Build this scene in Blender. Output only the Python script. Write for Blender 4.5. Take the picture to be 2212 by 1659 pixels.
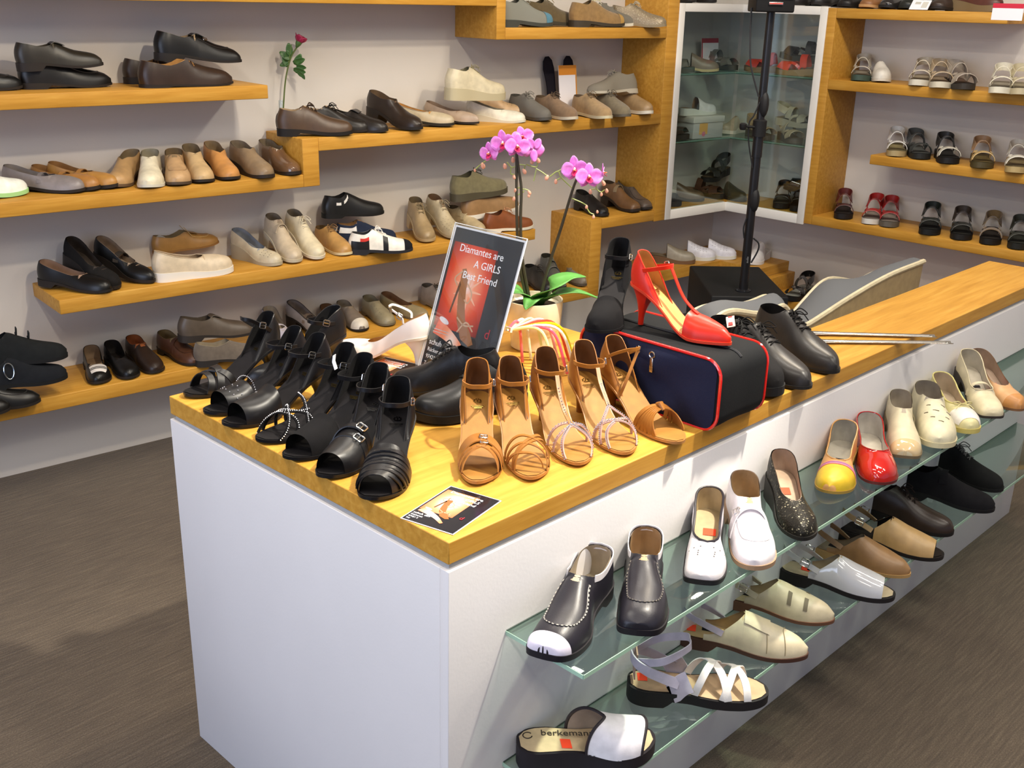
import bpy, bmesh, math, random
import numpy as np
from mathutils import Vector, Matrix, Euler
random.seed(7)
for o in list(bpy.data.objects): bpy.data.objects.remove(o)
SC = bpy.context.scene
COL = SC.collection
R = math.radians

# ------------------------------------------------------------------ camera
F_PX, YAW, PITCH, ROLL = 2303.4, R(44.1675), R(20.0479), R(-1.375)
CAM = Vector((-0.9512, -1.0477, 1.5954))
fw = Vector((math.cos(YAW)*math.cos(PITCH), math.sin(YAW)*math.cos(PITCH), -math.sin(PITCH)))
rt = Vector((math.sin(YAW), -math.cos(YAW), 0)); up = rt.cross(fw)
rt2 = rt*math.cos(ROLL) - up*math.sin(ROLL); up2 = up*math.cos(ROLL) + rt*math.sin(ROLL)
cd = bpy.data.cameras.new('camera'); cam = bpy.data.objects.new('camera', cd); COL.objects.link(cam)
cd.sensor_fit = 'HORIZONTAL'; cd.sensor_width = 36; cd.lens = 36*F_PX/2212; cd.clip_start = .05
m3 = Matrix((rt2, up2, -fw)).transposed()
cam.matrix_world = Matrix.Translation(CAM) @ m3.to_4x4()
SC.camera = cam
# ------------------------------------------------------------------ world and lights
W = bpy.data.worlds.new('shop_daylight'); SC.world = W; W.use_nodes = True
bg = W.node_tree.nodes['Background']; bg.inputs[0].default_value = (.62, .71, 1.0, 1); bg.inputs[1].default_value = .38
def area(name, loc, size, power, col, rot=(0, 0, 0), sy=None, spread=180):
    l = bpy.data.lights.new(name, 'AREA'); l.energy = power; l.color = col; l.size = size; l.spread = R(spread)
    if sy: l.shape = 'RECTANGLE'; l.size_y = sy
    o = bpy.data.objects.new(name, l); COL.objects.link(o); o.location = loc; o.rotation_euler = rot; return o
def spot(name, loc, tgt, power, col, angle=60, blend=.5, r=.04):
    l = bpy.data.lights.new(name, 'SPOT'); l.energy = power; l.color = col; l.spot_size = R(angle); l.spot_blend = blend; l.shadow_soft_size = r
    o = bpy.data.objects.new(name, l); COL.objects.link(o); o.location = loc
    o.rotation_euler = (Vector(tgt)-Vector(loc)).to_track_quat('-Z', 'Y').to_euler(); return o
CEIL = 2.75
WARM = (1.0, .86, .66); NEUT = (1.0, .93, .82); COOL = (.66, .76, 1.0)
for i, (x, y) in enumerate([(-.6, .55), (1.0, 1.05), (2.35, .55), (.6, -1.0), (2.3, -1.0), (-1.2, -1.4)]):
    area('ceiling_tube_light', (x, y, CEIL-.05), 1.2, 19, NEUT, (0, 0, R(84)), .10)
spot('ceiling_spot_light', (1.05, -.42, CEIL-.05), (.35, .2, .82), 290, (1.0, .92, .78), 46, .7)
spot('ceiling_spot_light', (1.9, .55, CEIL-.05), (.75, .25, .85), 70, WARM, 46, .7)
spot('ceiling_spot_light', (.75, -.1, CEIL-.05), (.95, 2.35, 1.05), 78, WARM, 62, .8)
spot('ceiling_spot_light', (2.1, .1, CEIL-.05), (2.4, 2.2, .95), 62, WARM, 58, .8)
spot('ceiling_spot_light', (2.5, .3, CEIL-.05), (3.7, .8, .9), 26, NEUT, 75, .8)
spot('ceiling_spot_light', (1.3, -1.2, CEIL-.05), (1.1, 0, .5), 27, NEUT, 80, .8)
area('shop_window_daylight', (-3.6, .3, 1.5), 2.2, 60, COOL, (R(90), 0, R(-90)), 2.0)
vs = SC.view_settings; vs.view_transform = 'Standard'; vs.look = 'None'; vs.exposure = .35; vs.gamma = 1; vs.use_curve_mapping = False

# ------------------------------------------------------------------ materials
def lin(h):
    h = h.lstrip('#'); c = [int(h[i:i+2], 16)/255 for i in (0, 2, 4)]
    return tuple((x/12.92 if x <= .04045 else ((x+.055)/1.055)**2.4) for x in c)+(1,)
_mats = {}
def newmat(name):
    m = bpy.data.materials.new(name); m.use_nodes = True; nt = m.node_tree
    return m, nt, nt.nodes['Principled BSDF']
def addbump(nt, b, tex_out, strength, dist=.001):
    bp = nt.nodes.new('ShaderNodeBump'); bp.inputs['Strength'].default_value = strength; bp.inputs['Distance'].default_value = dist
    nt.links.new(tex_out, bp.inputs['Height']); nt.links.new(bp.outputs[0], b.inputs['Normal'])
def coord(nt, scale=(1, 1, 1), rot=(0, 0, 0), kind='Object'):
    tc = nt.nodes.new('ShaderNodeTexCoord'); mp = nt.nodes.new('ShaderNodeMapping')
    mp.inputs['Scale'].default_value = scale; mp.inputs['Rotation'].default_value = rot
    nt.links.new(tc.outputs[kind], mp.inputs[0]); return mp.outputs[0]
def noise(nt, vec, scale, detail=2, rough=.5):
    n = nt.nodes.new('ShaderNodeTexNoise'); n.inputs['Scale'].default_value = scale; n.inputs['Detail'].default_value = detail
    n.inputs['Roughness'].default_value = rough; nt.links.new(vec, n.inputs['Vector']); return n
def ramp(nt, fac, stops):
    r = nt.nodes.new('ShaderNodeValToRGB'); e = r.color_ramp.elements
    while len(e) < len(stops): e.new(.5)
    for k, (p, c) in zip(e, stops): k.position = p; k.color = c
    nt.links.new(fac, r.inputs[0]); return r
def scl(c, f): return tuple(min(1, x*f) for x in c[:3])+(1,)
def M(spec):
    """'l:#hex' smooth leather, s suede, p patent, g glitter, t textile, f satin, r rubber, m metal, w plain matt, x footbed leather"""
    if spec in _mats: return _mats[spec]
    k, hx = spec.split(':'); c = lin(hx)
    nm = dict(l='leather', s='suede', p='patent_leather', g='glitter_leather', t='textile', f='satin', r='rubber', m='metal', w='matt', x='footbed_leather')[k]
    m, nt, b = newmat(nm+'_'+hx.strip('#')); v = coord(nt)
    b.inputs['Base Color'].default_value = c
    dark = max(c[:3]) < .05
    rough = dict(l=.42, s=.95, p=.12, g=.35, t=.9, f=.38, r=.6, m=.22, w=.7, x=.65)[k]
    if k == 'l' and dark: rough = .36
    b.inputs['Roughness'].default_value = rough
    if k == 'm': b.inputs['Metallic'].default_value = 1
    if k == 'p': b.inputs['Coat Weight'].default_value = .6; b.inputs['Coat Roughness'].default_value = .06
    if k in 'lsx':
        n = noise(nt, v, 38 if k != 's' else 60, 3)
        r = ramp(nt, n.outputs['Fac'], [(.3, scl(c, .86)), (.7, scl(c, 1.10))]); nt.links.new(r.outputs[0], b.inputs['Base Color'])
        n2 = noise(nt, v, 420 if k != 's' else 900, 2); addbump(nt, b, n2.outputs['Fac'], .18 if k != 's' else .3, .0006)
    if dark: b.inputs['Specular IOR Level'].default_value = dict(l=.38, p=.5, m=.5, r=.3).get(k, .18)
    if k == 's' and not dark: b.inputs['Sheen Weight'].default_value = .25
    if k == 't':
        n = noise(nt, v, 700, 2); addbump(nt, b, n.outputs['Fac'], .4, .0006)
    if k == 'f': b.inputs['Specular IOR Level'].default_value = .3; b.inputs['Sheen Weight'].default_value = .0 if dark else .05; b.inputs['Anisotropic'].default_value = .4
    if k == 'g':
        vo = nt.nodes.new('ShaderNodeTexVoronoi'); vo.inputs['Scale'].default_value = 330; nt.links.new(v, vo.inputs['Vector'])
        r = ramp(nt, vo.outputs['Color'], [(.0, scl(c, .7)), (.8, c), (1, (.55, .5, .35, 1))]); nt.links.new(r.outputs[0], b.inputs['Base Color'])
        addbump(nt, b, vo.outputs['Distance'], .6, .001); b.inputs['Metallic'].default_value = .25
    _mats[spec] = m; return m
def wood_mat():
    m, nt, b = newmat('golden_beech_wood'); v = coord(nt, (1.6, 22, 22))
    n = noise(nt, v, 3.0, 5, .6); n.inputs['Distortion'].default_value = .4
    r = ramp(nt, n.outputs['Fac'], [(.25, lin('#ad7a2a')), (.5, lin('#bf8b36')), (.8, lin('#cf9f48'))])
    nt.links.new(r.outputs[0], b.inputs['Base Color']); b.inputs['Roughness'].default_value = .45; b.inputs['Specular IOR Level'].default_value = .25
    addbump(nt, b, n.outputs['Fac'], .05, .001); return m
def paint_mat(name, hx, rough=.6):
    m, nt, b = newmat(name); v = coord(nt); n = noise(nt, v, 2.5, 3); c = lin(hx)
    r = ramp(nt, n.outputs['Fac'], [(.3, scl(c, .965)), (.7, scl(c, 1.02))]); nt.links.new(r.outputs[0], b.inputs['Base Color'])
    n2 = noise(nt, v, 160, 2); addbump(nt, b, n2.outputs['Fac'], .08, .002); b.inputs['Roughness'].default_value = rough; return m
def carpet_mat():
    m, nt, b = newmat('ribbed_brown_carpet')
    v = coord(nt, (1, 1, 1), (0, 0, R(-14))); 
    n1 = noise(nt, v, 260, 2, .7)
    v2 = coord(nt, (9, 150, 1), (0, 0, R(-14))); n2 = noise(nt, v2, 1.0, 4, .6)
    v3 = coord(nt, (1, 1, 1)); n3 = noise(nt, v3, 1.6, 3)
    mx = nt.nodes.new('ShaderNodeMix'); mx.data_type = 'FLOAT'; mx.inputs[0].default_value = .5
    nt.links.new(n1.outputs['Fac'], mx.inputs[2]); nt.links.new(n2.outputs['Fac'], mx.inputs[3])
    r = ramp(nt, mx.outputs[0], [(.30, lin('#3a3026')), (.5, lin('#564939')), (.70, lin('#746552'))])
    nt.links.new(r.outputs[0], b.inputs['Base Color']); b.inputs['Roughness'].default_value = 1
    b.inputs['Sheen Weight'].default_value = .15
    addbump(nt, b, mx.outputs[0], .6, .006); return m
def glass_mat(name, tint, alpha, rough=.02):
    m, nt, b = newmat(name); nt.nodes.remove(b); out = nt.nodes['Material Output']
    tr = nt.nodes.new('ShaderNodeBsdfTransparent'); tr.inputs[0].default_value = tint
    gl = nt.nodes.new('ShaderNodeBsdfGlossy'); gl.inputs['Roughness'].default_value = rough; gl.inputs[0].default_value = (.9, .97, .95, 1)
    lw = nt.nodes.new('ShaderNodeLayerWeight'); lw.inputs[0].default_value = .5
    fr = ramp(nt, lw.outputs['Facing'], [(0, (.035*alpha,)*3+(1,)), (.6, (.07*alpha,)*3+(1,)), (1, (.6,)*3+(1,))])
    mx = nt.nodes.new('ShaderNodeMixShader'); nt.links.new(fr.outputs[0], mx.inputs[0]); nt.links.new(tr.outputs[0], mx.inputs[1]); nt.links.new(gl.outputs[0], mx.inputs[2])
    nt.links.new(mx.outputs[0], out.inputs[0]); return m
WOOD = wood_mat(); WALL = paint_mat('lilac_white_wall_paint', '#d0cac2'); WHITE = paint_mat('white_laminate', '#dedbda', .45)
FRAMEW = paint_mat('cream_white_frame_paint', '#e6e2da', .4); CARPET = carpet_mat()
GLASS = glass_mat('green_shelf_glass', (.80, .90, .86, 1), 1.45); PANE = glass_mat('display_pane_glass', (.90, .94, .93, 1), 1.35)
GEDGE = M('p:#9fc4ae')

# ------------------------------------------------------------------ mesh helpers
def tag(o, label, cat, group=None, kind=None):
    if label: o['label'] = label
    if cat: o['category'] = cat
    if group: o['group'] = group
    if kind: o['kind'] = kind
    return o
def struct(o): o['kind'] = 'structure'; return o
def mesh(name, verts, faces, mat, parent=None, smooth=True, sharp=38):
    me = bpy.data.meshes.new(name)
    if isinstance(verts, np.ndarray): verts = verts.tolist()
    me.from_pydata(verts, [], faces); 
    if mat: me.materials.append(mat)
    if smooth:
        me.shade_smooth()
        if sharp: me.set_sharp_from_angle(angle=R(sharp))
    o = bpy.data.objects.new(name, me); COL.objects.link(o)
    if parent: o.parent = parent
    return o
def empty(name, loc=(0, 0, 0), rot=(0, 0, 0)):
    o = bpy.data.objects.new(name, None); COL.objects.link(o); o.location = loc; o.rotation_euler = rot; o.empty_display_size = .03; return o
def bbox(name, lo, hi, mat, parent=None, bevel=.002, rotz=0, loc=None):
    """bevelled box lo..hi; loc/rotz put its origin"""
    bm = bmesh.new(); bmesh.ops.create_cube(bm, size=1)
    lo = Vector(lo); hi = Vector(hi); s = hi-lo; c = (hi+lo)/2
    for v in bm.verts: v.co = Vector((v.co.x*s.x, v.co.y*s.y, v.co.z*s.z))+c
    if bevel: bmesh.ops.bevel(bm, geom=bm.edges[:], offset=min(bevel, min(s)*.45), segments=2, profile=.5, affect='EDGES')
    me = bpy.data.meshes.new(name); bm.to_mesh(me); bm.free(); me.materials.append(mat)
    me.shade_smooth(); me.set_sharp_from_angle(angle=R(50))
    o = bpy.data.objects.new(name, me); COL.objects.link(o)
    if parent: o.parent = parent
    if loc: o.location = loc
    o.rotation_euler = (0, 0, rotz); return o
def gridf(n, m, off=0, closed=False):
    f = []
    for i in range(n-1):
        for j in range(m-1 if not closed else m):
            a = off+i*m+j; b = off+i*m+(j+1) % m
            f.append((a, b, b+m, a+m))
    return f
def spline(pts, n):
    """Catmull-Rom resample of a list of points to n points"""
    p = np.asarray(pts, float)
    if len(p) == 2: return p[0]+(p[1]-p[0])*np.linspace(0, 1, n)[:, None]
    q = np.vstack([2*p[0]-p[1], p, 2*p[-1]-p[-2]]); k = len(p)-1
    t = np.linspace(0, k, n); i = np.minimum(t.astype(int), k-1); u = (t-i)[:, None]
    a, b, c, d = q[i], q[i+1], q[i+2], q[i+3]
    return .5*((2*b)+(c-a)*u+(2*a-5*b+4*c-d)*u*u+(3*b-a-3*c+d)*u**3)
def nrm(a):
    l = np.linalg.norm(a, axis=-1, keepdims=True); l[l < 1e-9] = 1; return a/l
def tube_geo(pts, rad, seg=6, off=0, closed=False):
    p = np.asarray(pts, float); n = len(p)
    if closed: t = nrm(np.roll(p, -1, 0)-np.roll(p, 1, 0))
    else: t = nrm(np.gradient(p, axis=0))
    rad = np.broadcast_to(np.asarray(rad, float), (n,))
    ref = np.array([0, 0, 1.]) if abs(t[0][2]) < .9 else np.array([1., 0, 0])
    vs = []; u = np.cross(t[0], ref); u /= np.linalg.norm(u)
    for i in range(n):
        u = u-t[i]*(u@t[i]); l = np.linalg.norm(u); u = u/l if l > 1e-6 else np.cross(t[i], ref)
        w = np.cross(t[i], u)
        for k in range(seg):
            a = 2*math.pi*k/seg; vs.append(p[i]+rad[i]*(u*math.cos(a)+w*math.sin(a)))
    f = gridf(n, seg, off, True)
    if closed:
        for k in range(seg): f.append((off+(n-1)*seg+k, off+(n-1)*seg+(k+1) % seg, off+(k+1) % seg, off+k))
    else:
        f.append(tuple(off+k for k in range(seg))[::-1]); f.append(tuple(off+(n-1)*seg+k for k in range(seg)))
    return np.array(vs), f
def tube(name, pts, rad, mat, parent=None, seg=6, closed=False):
    v, f = tube_geo(pts, rad, seg, 0, closed); return mesh(name, v, f, mat, parent)
def ribbon_geo(pts, nor, w, th, off=0):
    p = np.asarray(pts, float); n = nrm(np.asarray(nor, float)); t = nrm(np.gradient(p, axis=0)); b = nrm(np.cross(t, n)); n = nrm(np.cross(b, t))
    w = np.broadcast_to(np.asarray(w, float), (len(p),))[:, None]/2
    vs = np.stack([p-b*w-n*th/2, p-b*w*.96+n*th/2, p+b*w*.96+n*th/2, p+b*w-n*th/2], 1).reshape(-1, 3)
    f = gridf(len(p), 4, off, True); k = off+(len(p)-1)*4
    f += [(off+3, off+2, off+1, off), (k, k+1, k+2, k+3)]
    return vs, f
def ribbon(name, pts, nor, w, th, mat, parent=None):
    v, f = ribbon_geo(pts, nor, w, th); return mesh(name, v, f, mat, parent)
def lathe(name, prof, mat, parent=None, seg=40, loc=(0, 0, 0)):
    vs = []
    for r, z in prof:
        for k in range(seg): a = 2*math.pi*k/seg; vs.append((r*math.cos(a), r*math.sin(a), z))
    o = mesh(name, np.array(vs), gridf(len(prof), seg, 0, True), mat, parent); o.location = loc; return o
def prism(name, outline, th, mat, parent=None, z0=0):
    """flat outline (x,y) with thickness th"""
    n = len(outline); vs = [(x, y, z0) for x, y in outline]+[(x, y, z0+th) for x, y in outline]
    f = [tuple(range(n))[::-1], tuple(range(n, 2*n))]+[(i, (i+1) % n, n+(i+1) % n, n+i) for i in range(n)]
    return mesh(name, vs, f, mat, parent, True, 30)
def merge(parts):
    vs = []; fs = []; o = 0
    for v, f in parts:
        vs.append(np.asarray(v, float)); fs += [tuple(i+o for i in q) for q in f]; o += len(v)
    return np.vstack(vs), fs
def text(name, s, size, mat, parent, loc, rot, align='LEFT', ext=.0002):
    cu = bpy.data.curves.new(name, 'FONT'); cu.body = s; cu.size = size; cu.align_x = align; cu.extrude = ext; cu.resolution_u = 3
    t = bpy.data.objects.new(name+'_tmp', cu); COL.objects.link(t); bpy.context.view_layer.update()
    me = bpy.data.meshes.new_from_object(t.evaluated_get(bpy.context.evaluated_depsgraph_get()))
    bpy.data.objects.remove(t); bpy.data.curves.remove(cu)
    me.materials.clear(); me.materials.append(mat); me.name = name
    o = bpy.data.objects.new(name, me); COL.objects.link(o); o.parent = parent; o.location = loc; o.rotation_euler = rot; return o
# ------------------------------------------------------------------ shoe maker
def pch(pts):
    x = np.array([a for a, _ in pts], float); y = np.array([b for _, b in pts], float)
    h = np.diff(x); d = np.diff(y)/h; m = np.zeros(len(x)); m[0] = d[0]; m[-1] = d[-1]
    for i in range(1, len(x)-1):
        m[i] = 0 if d[i-1]*d[i] <= 0 else 2*d[i-1]*d[i]/(d[i-1]+d[i])
    def f(t):
        t = np.clip(np.asarray(t, float), x[0], x[-1]); i = np.clip(np.searchsorted(x, t, 'right')-1, 0, len(x)-2)
        s = (t-x[i])/h[i]; s2 = s*s; s3 = s2*s
        return (2*s3-3*s2+1)*y[i]+(s3-2*s2+s)*h[i]*m[i]+(-2*s3+3*s2)*y[i+1]+(s3-s2)*h[i]*m[i+1]
    return f
_hw = [(0, 0), (.004, .032), (.012, .055), (.03, .083), (.07, .109), (.14, .126), (.22, .127), (.32, .118), (.42, .116), (.52, .131), (.62, .152), (.70, .160)]
_toe = dict(round=[(.78, .157), (.86, .141), (.92, .114), (.96, .082), (.985, .05), (.996, .026), (1, 0)],
            square=[(.78, .158), (.86, .150), (.92, .137), (.96, .119), (.985, .090), (.996, .055), (1, 0)],
            almond=[(.78, .150), (.86, .125), (.92, .093), (.96, .063), (.985, .037), (.996, .019), (1, 0)],
            point=[(.78, .136), (.86, .100), (.92, .070), (.96, .045), (.985, .027), (.996, .014), (1, 0)])
_toef = {k: pch(_hw+v) for k, v in _toe.items()}
_cen = pch([(0, 0), (.3, -.008), (.5, -.012), (.7, .004), (.85, -.006), (1, -.032)])
_hp = pch([(0, 1.05), (.1, 1.0), (.2, .90), (.3, .72), (.4, .47), (.5, .22), (.6, .05), (.66, 0), (1, 0)])
_lift = pch([(0, 1.0), (.2, .95), (.35, .72), (.5, .36), (.64, .06), (.7, 0), (1, 0)])
_prof = pch([(0, .070), (.15, .076), (.3, .076), (.45, .064), (.6, .049), (.72, .040), (.85, .034), (.94, .026), (1, .012)])
class Last:
    def __init__(s, L=.25, W=1.0, toe='round', hl=.01, ts=.006, side=1, high=False, spring=.007):
        s.L, s.W, s.side, s.hl, s.ts, s.high, s.sp = L, W, side, hl, ts, high, spring
        s.tw = _toef[toe]; s.k = L/.25; s.lf = _hp if high else _lift
    def w(s, u): return s.tw(u)*s.L*s.W
    def c(s, u): return _cen(u)*s.L*s.side
    def x(s, u): return (np.asarray(u)-.5)*s.L
    def zf(s, u):
        u = np.asarray(u, float); return s.ts+s.hl*s.lf(u)+s.sp*np.clip((u-.72)/.28, 0, 1)**2
    def H(s, u): return _prof(u)*s.k
    def pt(s, u, phi, off=0, H=None, n=2.2):
        u = np.asarray(u, float); ph = np.radians(np.asarray(phi, float)); h = s.H(u) if H is None else H
        w = s.w(u); cy = np.cos(ph); sz = np.clip(np.sin(ph), 0, 1)
        y = s.c(u)+(w+off)*np.sign(cy)*np.abs(cy)**(2/n); z = s.zf(u)+(h+off)*sz**(2/n)
        return np.stack([s.x(u)+0*ph, y, z], -1)
def stations(u0, u1, N, extra=()):
    t = np.linspace(0, 1, N); t = .5-.5*np.cos(np.pi*t); t = .62*t+.38*np.linspace(0, 1, N)
    u = u0+(u1-u0)*t
    if u0 == 0: u = np.concatenate([u, [.002, .008, .02]])
    if u1 == 1: u = np.concatenate([u, [.998, .992, .98]])
    return np.unique(np.round(np.concatenate([u, [e for e in extra if u0 < e < u1]]), 5))
def shell(la, ztl, ut=.6, k=2.2, qm=.87, n=2.3, u0=0, u1=1, N=30, M=9, ins=0, ua=None):
    """upper surface; returns verts, faces, left topline, right topline. opening runs to ut, sides stop at height ztl(u)"""
    us = stations(u0, u1, N, (ut,)); ua = ut-.24 if ua is None else ua
    zt = ztl(us)*la.k; q = np.where(us < ut, qm*np.clip(1-np.clip((us-ua)/(ut-ua), 0, 1)**k, 0, 1)**(1/k), 0)
    H = zt/(1-q**n)**(1/n); pc = np.arccos(q**(n/2)); w = np.maximum(la.w(us)-ins, 0); cc = la.c(us); zf = la.zf(us)
    x = la.x(us)*(1-2*ins/la.L)
    j = np.linspace(0, 1, M+1); ph = pc[:, None]*j[None]
    yy = w[:, None]*np.cos(ph)**(2/n); zr = H[:, None]*np.sin(ph)**(2/n)
    hb = np.clip(1-us/.22, 0, 1)[:, None]**1.6*(zr/(.06*la.k)); bl = la.L*(.035*hb*np.clip(zr/(.06*la.k), 0, 1.3)-.018*np.clip(1-us/.22, 0, 1)[:, None]**1.6*np.sin(np.clip(zr/(.06*la.k), 0, 1)*np.pi))
    X = x[:, None]+bl; Z = zf[:, None]+zr
    A = np.stack([X, cc[:, None]+yy, Z], -1); B = np.stack([X, cc[:, None]-yy, Z], -1)
    n_, m_ = A.shape[:2]; idA = np.arange(n_*m_).reshape(n_, m_); idB = idA+n_*m_
    for i in range(n_):
        if w[i] < 1e-6: idB[i] = idA[i]
        elif q[i] == 0: idB[i, -1] = idA[i, -1]
    f = []
    for i in range(n_-1):
        for a in range(m_-1):
            f.append((idA[i, a], idA[i+1, a], idA[i+1, a+1], idA[i, a+1])); f.append((idB[i, a], idB[i, a+1], idB[i+1, a+1], idB[i+1, a]))
    ff = []
    for t in f:
        t2 = []
        for v in t:
            if v not in t2: t2.append(int(v))
        if len(t2) > 2: ff.append(tuple(t2))
    V = np.vstack([A.reshape(-1, 3), B.reshape(-1, 3)]); used = sorted({v for t in ff for v in t}); mp = {v: i for i, v in enumerate(used)}
    ff = [tuple(mp[v] for v in t) for t in ff]; V = V[used]
    e = us <= ut+1e-6 if ut <= u1 else np.ones(n_, bool)
    return V, ff, A[e, -1], B[e, -1]
def surf(la, zf, ut, k, u, p, off=0, qm=.87, n=2.3):
    """point on the upper: p = 0..180 across, 90 is the ridge or, where the shoe is open, the topline"""
    u = np.asarray(u, float); p = np.asarray(p, float)+0*u; u = u+0*p; ua = ut-.24
    q = np.where(u < ut, qm*np.clip(1-np.clip((u-ua)/max(ut-ua, 1e-6), 0, 1)**k, 0, 1)**(1/k), 0); zt = zf(u)*la.k
    H = zt/(1-q**n)**(1/n); pc = np.degrees(np.arccos(q**(n/2))); ph = np.where(p <= 90, p/90*pc, 180-(180-p)/90*pc)
    P_ = la.pt(u, ph, off, H, n); zr = (P_[..., 2]-la.zf(u))/(.06*la.k); hb = np.clip(1-u/.22, 0, 1)**1.6
    P_[..., 0] += la.L*(.035*hb*zr*np.clip(zr, 0, 1.3)-.018*hb*np.sin(np.clip(zr, 0, 1)*np.pi))-off*np.clip(1-u/.05, 0, 1); return P_
def patch(la, ztl, u0, u1, p0, p1, off, ut=.6, k=2.2, qm=.87, n=2.3, nu=8, nv=15, ulo=None, uhi=None):
    """piece of the upper between u0..u1 and positions p0..p1 across, raised by off"""
    ps = np.linspace(p0, p1, nv); vs = []
    for t in np.linspace(0, 1, nu):
        lo = u0 if ulo is None else ulo(ps); hi = u1 if uhi is None else uhi(ps)
        vs.append(surf(la, ztl, ut, k, lo+(hi-lo)*t+0*ps, ps, off, qm, n))
    return np.array(vs).reshape(-1, 3), gridf(nu, nv)
def sole_geo(la, m=.002, zb=None, N=30, top=.0012, u0=0, u1=1):
    us = stations(u0, u1, N); w = la.w(us); w = w+m*np.minimum(1, w/.012); zf = la.zf(us)+top; x = la.x(us)*(1+2*m/la.L); c = la.c(us)
    b = zb(us); b = np.minimum(b, zf-.0012)
    A = np.stack([np.stack([x, c+w, zf], -1), np.stack([x, c+w*.985, b], -1), np.stack([x, c-w*.985, b], -1), np.stack([x, c-w, zf], -1)], 1)
    return A.reshape(-1, 3), gridf(len(us), 4, 0, True)
def footbed_geo(la, ins=.002, off=.0025, N=24, u0=.012, u1=.985, cup=.0):
    us = np.linspace(u0, u1, N); w = np.maximum(la.w(us)-ins, .0005); c = la.c(us); z = la.zf(us)+off; x = la.x(us)
    A = np.stack([np.stack([x, c+w*s, z+cup*s*s], -1) for s in (-1, -.6, 0, .6, 1)], 1); return A.reshape(-1, 3), gridf(len(us), 5)
def heel_geo(la, tip=.010, flare=0, u1=.24, seg=18, rings=9, tx=.10, plate=.003):
    """high heel from the seat to the floor"""
    us = np.concatenate([np.linspace(u1, 0, seg//2+1), np.linspace(0, u1, seg//2+1)[1:-1]]); sg = np.concatenate([np.ones(seg//2+1), -np.ones(seg//2-1)])
    us[0] = u1; top = np.stack([la.x(us), la.c(us)+sg*la.w(us)*.94*np.where(us == u1, .0, 1), la.zf(us)-plate], -1)
    front = np.linspace(0, 0, 1)
    cx = la.x(tx); n = len(us); ang = np.linspace(0, 2*np.pi, n, endpoint=False)
    bot = np.stack([cx+tip*1.05*np.cos(ang), tip*np.sin(ang), np.zeros(n)], -1); vs = []
    for i in range(rings):
        t = i/(rings-1); e = 1-(1-t)**2.4; zz = t
        r = top*(1-e)+bot*e; r[:, 2] = top[:, 2]*(1-zz)
        if flare: r[:, :2] = bot[:, :2].mean(0)+(r[:, :2]-bot[:, :2].mean(0))*(1+flare*t**4) if t > .5 else r[:, :2]
        vs.append(r)
    f = gridf(rings, n, 0, True); f.append(tuple(range((rings-1)*n, rings*n)))
    return np.vstack(vs), f
def upth(la, path, w, th=.0022, off=.0015, n=24, H=None):
    """strap that follows the foot: path of (u, angle)"""
    p = spline(path, n); a = la.pt(p[:, 0], p[:, 1], off); b = la.pt(p[:, 0], p[:, 1], off+.01)
    return ribbon_geo(a, b-a, w, th)
def around_heel(la, us, zs, w, th=.0024, n=30, lean=.96, ze=None):
    """strap from one side round the heel to the other; us = start u, zs/ze heights at the sides and at the back"""
    t = np.linspace(-1, 1, n); u = us*np.abs(t)**1.7; sg = np.where(t < 0, -1, 1); ze = zs if ze is None else ze
    z = la.zf(u)+ze+(zs-ze)*np.abs(t)**1.5; wd = la.w(u)
    p = np.stack([la.x(u)+.001, la.c(u)+sg*wd*lean, z], -1); p[np.abs(t) < .02, 1] = 0
    ctr = np.array([la.x(.13), 0, 0]); nr = p-ctr; nr[:, 2] = .0; return ribbon_geo(p, nr, w, th)
def ring3(pts, w, th, ctr, n=36):
    p = spline(pts, n); nr = p-np.asarray(ctr); nr[:, 2] *= .2; return ribbon_geo(p, nr, w, th)
def buckle_geo(c, n, d, sx, sy, r=.0011):
    n = np.asarray(n, float)/np.linalg.norm(n); d = np.asarray(d, float); d = d-n*(d@n); d /= np.linalg.norm(d); b = np.cross(n, d); c = np.asarray(c)+n*.0022
    q = [c+d*sx/2*a+b*sy/2*e for a, e in ((-1, -1), (1, -1), (1, 1), (-1, 1))]; pts = []
    for i in range(4): pts += [q[i]*.9+q[(i+1) % 4]*.1, q[i]*.1+q[(i+1) % 4]*.9]
    g = [tube_geo(np.array(pts), r, 5, 0, True), tube_geo(np.array([c-d*sx/2, c+d*sx/2]), r*.8, 5)]
    return merge(g)
ZT = dict(pump=[(0, .056), (.1, .051), (.3, .039), (.5, .035), (.64, .040), (.78, .038), (.9, .031), (.96, .024), (1, .010)],
          loafer=[(0, .060), (.12, .055), (.28, .048), (.40, .056), (.46, .064), (.58, .055), (.7, .046), (.82, .039), (.92, .030), (1, .012)],
          lace=[(0, .066), (.12, .062), (.22, .059), (.3, .066), (.36, .078), (.5, .067), (.62, .055), (.75, .045), (.88, .036), (.95, .028), (1, .012)],
          clog=[(0, .06), (.36, .070), (.44, .068), (.55, .061), (.7, .050), (.85, .041), (.94, .032), (1, .013)],
          sling=[(0, .01), (.22, .010), (.34, .020), (.46, .042), (.52, .054), (.66, .046), (.8, .038), (.92, .029), (1, .011)])
UT = dict(pump=(.64, 2.2), loafer=(.46, 3.0), lace=(.36, 2.4), clog=(.0, 2), sling=(.52, 2.0))
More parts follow.
